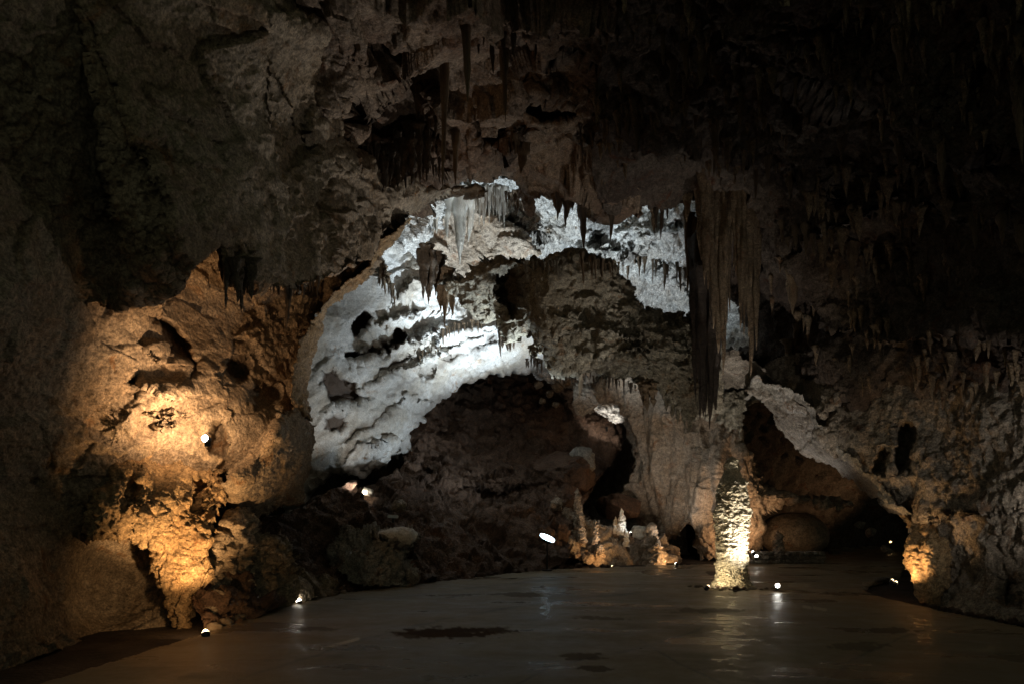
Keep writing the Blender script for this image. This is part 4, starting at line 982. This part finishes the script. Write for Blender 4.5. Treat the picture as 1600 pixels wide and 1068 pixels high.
for k in range(34):
    x = R0.uniform(660, 895); y = R0.uniform(615, 770)
    if x < 660 + (720 - y) * .6 or (x > 800 and y > 700): continue
    w_ = R0.uniform(8, 22)
    boulder(x, y, w_, w_ * R0.uniform(.6, .9), SL.Y(x, y) + .05, 'clay', 'boulder', 'brown broken boulder lying in the rubble high on the slope', 'boulder', 60 + k, det=3)['group'] = 'boulders on the rubble slope'


# loose stones along the floor edge: one low pile round the column and the edging
def stones(line, n, size, name_l, group, flat=.6, matk='wall', spread=3):
    import bmesh
    pr = []
    for k in range(5):
        bm = bmesh.new(); bmesh.ops.create_icosphere(bm, subdivisions=3, radius=1)
        V = np.array([v.co[:] for v in bm.verts]); F = np.array([[v.index for v in f.verts] for f in bm.faces]); bm.free()
        V = V * (1 + .4 * bil(V * .9 + k * 3 + 1, 2) + .15 * rid(V * 2.5 + k, 2))[:, None]
        me = make_mesh('stone', V, None, F); me.materials.append(M[matk]); pr.append(me)
    for (x, y) in along(line, n):
        y += R0.uniform(-spread, spread); Y = floorY(max(y, 815)); r_ = size * R0.uniform(.5, 1.4)
        o = bpy.data.objects.new('stone', R0.choice(pr)); C.objects.link(o)
        o.location = ((x - CX) / FOC * Y, Y, r_ * .25); o.scale = (r_, r_ * .9, r_ * flat); o.rotation_euler = (0, 0, R0.uniform(0, 6.28))
        tag(o, name_l, 'stone', group)


stones([(1118, 917), (1140, 920), (1166, 918)], 8, .06, 'dark stone heaped against the front foot of the lit column', 'stones at the foot of the column', .8, 'clay', 2)
stones([(1075, 915), (1110, 919), (1150, 922), (1200, 919), (1218, 917)], 18, .05, 'small stone in the ring on the floor round the column', 'stones round the column', .6, 'wall', 2)
stones([(330, 982), (390, 960), (460, 940), (540, 924)], 24, .08, 'small stone along the floor edge below the left rocks', 'stones along the left floor edge', .6, 'left', 2)
stones([(1440, 944), (1520, 960), (1600, 976)], 12, .06, 'dark stone at the foot of the right rock wall', 'stones along the right floor edge', .6, 'clay', 2)
stones([(640, 910), (750, 898), (870, 887), (960, 884)], 22, .10, 'dark stone along the floor edge below the rubble slope', 'stones along the middle floor edge', .6, 'clay', 2)
stones([(1352, 920), (1362, 910), (1400, 902)], 10, .09, 'stone edging the dark bay beside the right rock wall', 'stones beside the right wall', .6, 'wall', 1.5)
stones([(1300, 864), (1350, 856), (1405, 855)], 12, .16, 'stone along the far end of the floor', 'stones at the far floor end', .6, 'wall', 1.5)


def stone_wall():
    Vs, Ts = [], []; n = 0
    import bmesh
    bm = bmesh.new(); bmesh.ops.create_icosphere(bm, subdivisions=2, radius=1)
    V0 = np.array([v.co[:] for v in bm.verts]); F0 = np.array([[v.index for v in f.verts] for f in bm.faces]); bm.free()
    for row in range(3):
        for x in np.arange(1176, 1284, 7.5):
            s = R0.uniform(.9, 1.3)
            Y = 21.6; sc_ = Y / FOC
            V = np.sign(V0) * np.abs(V0) ** .6
            V = V * (1 + .3 * bil(V0 + x + row * 5, 1))[:, None] * np.array([5.2 * sc_ * s, .16, 3.6 * sc_])
            a = R0.uniform(-.1, .1)
            Vs.append(V + np.array([(x + (row % 2) * 3.5 - CX) * sc_, Y + R0.uniform(-.05, .05), .06 + row * .125])); Ts.append(F0 + n); n += len(V0)
    me = make_mesh('stone_wall', np.concatenate(Vs), None, np.concatenate(Ts))
    tag(link('stone_wall', me, M['wall']), 'low dry stone wall in front of the domed boulder', 'stone wall')


stone_wall()

# ------------------------------------------------------------------ lamps
def empty(name, loc):
    o = bpy.data.objects.new(name, None); C.objects.link(o); o.location = loc; o.empty_display_size = .1; return o


def prim(name, kind, mat, parent, loc=(0, 0, 0), rot=(0, 0, 0), **k):
    import bmesh
    bm = bmesh.new()
    if kind == 'cyl': bmesh.ops.create_cone(bm, cap_ends=True, segments=k.get('seg', 24), radius1=k['r'], radius2=k.get('r2', k['r']), depth=k['d'])
    elif kind == 'box':
        bmesh.ops.create_cube(bm, size=1); bmesh.ops.scale(bm, vec=k['s'], verts=bm.verts)
        bmesh.ops.bevel(bm, geom=bm.edges[:], offset=min(k['s']) * .15, segments=2, affect='EDGES')
    me = bpy.data.meshes.new(name); bm.to_mesh(me); bm.free()
    o = link(name, me, mat, parent, loc); o.rotation_euler = rot
    return o


GL = {'glare': glow_mat('glaring lamp glass', (1, .96, .88), 30), 'warm': glow_mat('warm lamp glass', (1, .72, .40), 5), 'neutral': glow_mat('white lamp glass', (1, .93, .8), 30), 'cool': glow_mat('cold lamp glass', (.62, .86, 1), 9), 'dim': glow_mat('amber lamp glass', (1, .6, .25), 6)}
LC = {'amber': (1, .60, .31), 'warm': (1, .58, .25), 'neutral': (1, .83, .56), 'cool': (.76, .90, 1), 'cold': (.86, .95, 1), 'dim': (1, .6, .3), 'white': (1, .93, .84)}


def spot(parent, loc, target, power, col, ang, blend=.5, size=.04, name='lamp_beam'):
    L = bpy.data.lights.new(name, 'SPOT'); L.energy = power; L.color = LC[col]; L.spot_size = math.radians(ang); L.spot_blend = blend; L.shadow_soft_size = size
    o = bpy.data.objects.new(name, L); C.objects.link(o)
    d = Vector(target) - Vector(loc)
    o.location = loc; o.rotation_euler = d.to_track_quat('-Z', 'Y').to_euler()
    if parent is not None:
        o.location = Vector(loc) - parent.location; o.parent = parent
    return o


def flood(px, py, Y, tgt, power, col, ang, glass, label, blend=.6, size=.05, r=.07, group=None, face=None, off=None):
    """small round floodlight on a bracket"""
    p = at(px, py, Y) if not isinstance(px, Vector) else px
    e = empty('floodlight', p); tag(e, label, 'lamp', group)
    bd = (Vector(tgt) - p).normalized(); d = Vector(face).normalized() if face else bd; rot = d.to_track_quat('Z', 'Y').to_euler()
    prim('housing', 'cyl', M['metal'], e, d * (-r * .9), rot, r=r * .7, r2=r * 1.05, d=r * 1.6)
    prim('lens', 'cyl', GL[glass], e, d * (r * .0), rot, r=r * .92, d=r * .25)
    prim('bracket', 'box', M['metal'], e, Vector((0, .01, -r * 1.3)) - d * (r * .9), (0, 0, 0), s=(r * 1.6, r * .4, r * 1.2))
    import bmesh
    bm = bmesh.new(); bmesh.ops.create_uvsphere(bm, u_segments=20, v_segments=12, radius=r * .62); me = bpy.data.meshes.new('bulb'); bm.to_mesh(me); bm.free()
    link('bulb', me, GL[glass], e, d * (r * .35))
    spot(e, p + (Vector(off) if off else bd * (r * 1.3)), tgt, power, col, ang, blend, size)
    return e


# 1 wall lamp on the left (its flare in the photo is left out)
flood(320, 684, B.Y(322, 688) - 1.1, at(290, 600, 10.2), 215, 'amber', 170, 'glare', 'white glaring lamp fixed in a hollow of the left wall', blend=1.0, r=.05, face=(-.3, -.9, .2), off=(-.14, .02, .10))
# 2 floor lamp under the buttress
_f2 = flood(321, 988, 8.85, at(292, 815, 9.7), 540, 'warm', 78, 'warm', 'warm lamp on the floor edge at the foot of the ochre buttress', r=.055, blend=1.0)
spot(_f2, at(322, 980, 8.8), at(282, 940, 9.7), 34, 'warm', 100, .8, .05, 'added_beam')  # added second beam brightening the foot of the buttress
spot(_f2, at(325, 976, 8.8), at(712, 350, 20), 1900, 'white', 12, .9, .05, 'added_beam')  # added narrow beam brightening the white stalactites at the crown
# 3 small lamp further on
flood(467, 938, 12.0, at(430, 850, 12.2), 12, 'neutral', 120, 'neutral', 'tiny warm lamp at the floor edge before the low craggy rock', r=.05)
# 4 lamp behind the small boulder
_g4 = flood(566, 772, 18.0, at(575, 765, 18.3), 10, 'neutral', 130, 'neutral', 'small lamp shining on the small bright boulder on the slope', r=.06)
spot(_g4, at(562, 764, 17.6), at(500, 680, 18.6), 60, 'white', 120, .9, .05, 'added_beam')  # added beam brightening the lower left of the pale wall
# 5 round lamp on a pole
pd = at(855, 840, 18.8); e = empty('pole_lamp', (pd.x, pd.y, 0)); tag(e, 'round cold white lamp head tilted on a thin pole at the floor edge', 'lamp')
nd = Vector((.42, -.25, .95)).normalized(); rq = nd.to_track_quat('Z', 'Y').to_euler()
prim('pole', 'cyl', M['metal'], e, (0, 0, .4), (0, 0, 0), r=.022, d=.8); prim('base', 'cyl', M['metal'], e, (0, 0, .02), (0, 0, 0), r=.14, d=.04)
prim('housing', 'cyl', M['metal'], e, Vector((0, 0, pd.z)) - nd * .05, rq, r=.16, r2=.225, d=.09)
prim('lens', 'cyl', GL['cool'], e, Vector((0, 0, pd.z)) + nd * .01, rq, r=.215, d=.05)
spot(e, pd + nd * .09, at(780, 355, 21.2), 7200, 'cool', 70, .8, .15)
spot(e, pd + nd * .09, at(690, 520, 20.6), 1000, 'cool', 104, .7, .15)
spot(e, pd + nd * .09, at(590, 410, 13.5), 1700, 'white', 52, 1.0, .15)  # extra beam added to brighten the tan rib
spot(e, pd + nd * .09, at(1030, 450, 25), 3600, 'cool', 40, .9, .15)  # extra beam added to brighten the pale ceiling on the right
# 6 pair of small lamps on the slope
for dx, lb in ((0, 'left one of two tiny white lamps on the brown slope'), (8, 'right one of two tiny white lamps on the brown slope')):
    flood(819 + dx, 779, 23.0, at(890 + dx * 8, 370, 23.4), 700, 'cold', 46, 'neutral', lb, r=.05)
# 7 assumed lamp, unseen, in the pale hollow
flood(948, 668, 27.4, at(948, 640, 29.5), 40, 'white', 140, 'neutral', 'assumed unseen lamp in the pale hollow right of the grey spire', r=.06)  # lamp assumed from the bright spot in the hollow
# 8 white stalagmite
flood(986, 832, 21.5, at(970, 806, 22.2), 13, 'cold', 80, 'neutral', 'assumed little lamp below the knobbly white stalagmite', r=.04)  # unseen lamp, assumed from the cold light on the white stalagmite
# 9 fat stalagmite
flood(1057, 880, 20.6, at(1025, 855, 21.6), 40, 'warm', 100, 'neutral', 'small floor lamp right of the fat pinkish stalagmite', r=.05)
_g2 = flood(957, 884, 20.2, at(915, 820, 21.2), 60, 'warm', 120, 'warm', 'low lamp at the floor edge below the slim stalagmites', r=.04)
spot(_g2, at(950, 876, 20.3), at(905, 775, 21.6), 36, 'white', 66, .9, .06, 'added_beam')  # added beam to lift the pointed stalagmites
spot(_g2, at(1057, 878, 20.4), at(1050, 690, 24), 260, 'white', 70, .9, .06, 'added_beam')  # added beam brightening the flowstone wall
# 10 column
_f = flood(1215, 914, 13.8, at(1143, 790, 14.7), 560, 'white', 84, 'glare', 'bright lamp on the floor right of the lit column', blend=1.0, r=.045, face=(-.4, -.85, .3), off=(-.13, .02, .08))
spot(_f, at(1215, 905, 13.8), at(1240, 640, 16), 160, 'white', 64, 1.0, .1, 'added_beam')  # added beam brightening the outer rib of the right arch
spot(_f, at(1215, 905, 13.9), at(470, 360, 10), 330, 'white', 60, 1.0, .1, 'added_beam')  # added beam brightening the left foreground ceiling
_f = flood(1106, 916, 14.1, at(1140, 870, 14.6), 60, 'neutral', 120, 'warm', 'low lamp on the floor left of the lit column', r=.05)
spot(_f, at(1106, 908, 14.0), at(930, 480, 16.8), 230, 'white', 72, 1.0, .1, 'added_beam')  # added beam brightening the front of the middle rock mass
# 11 behind the column: flowstone and arch
flood(1177, 862, 21.2, at(1120, 790, 22.8), 170, 'amber', 130, 'neutral', 'small lamp at the foot of the flowstone wall behind the column', r=.05)
flood(1182, 868, 20.6, at(1180, 610, 18.2), 360, 'white', 85, 'neutral', 'assumed small lamp behind the column aimed up at the rock arch', r=.05)  # unseen lamp, assumed and added to light the arch from below
flood(1190, 858, 22.9, at(1236, 836, 24.8), 30, 'dim', 120, 'dim', 'dim amber lamp added to brighten the domed boulder', r=.04)  # unseen lamp, added because the boulder came out faint
flood(1392, 846, 28.5, at(1320, 720, 28.5), 160, 'dim', 140, 'dim', 'tiny far lamp at the end of the gallery beyond the arch', r=.05)
# 12 right wall
for dx, dyv, lb in ((0, 0, 'left amber lamp of the pair beside the right rock wall'), (6, 3, 'right amber lamp of the pair beside the right rock wall')):
    flood(1394 + dx, 906 + dyv, 12.5, at(1440, 850, 12.7), 36, 'warm', 120, 'warm', lb, r=.035)

flood(1680, 830, 8.6, at(1550, 710, 10.5), 85, 'white', 110, 'neutral', 'assumed unseen lamp beyond the right edge, added to light the right rock wall', r=.06)  # unseen lamp outside the frame, assumed and added to brighten the right wall
# the white strip plate on the slope
pp = at(614, 806, 17.0); e = empty('small_panel', pp); tag(e, 'small white tubular box lying on the brown slope', 'panel')
prim('case', 'box', M['white_paint'], e, (0, 0, 0), (0, .06, .1), s=(.26, .07, .075)); prim('stand', 'box', M['metal'], e, (0, .03, -.09), (0, 0, 0), s=(.05, .05, .13))

print('stalactites', NT[0], 'objects', len(bpy.data.objects))
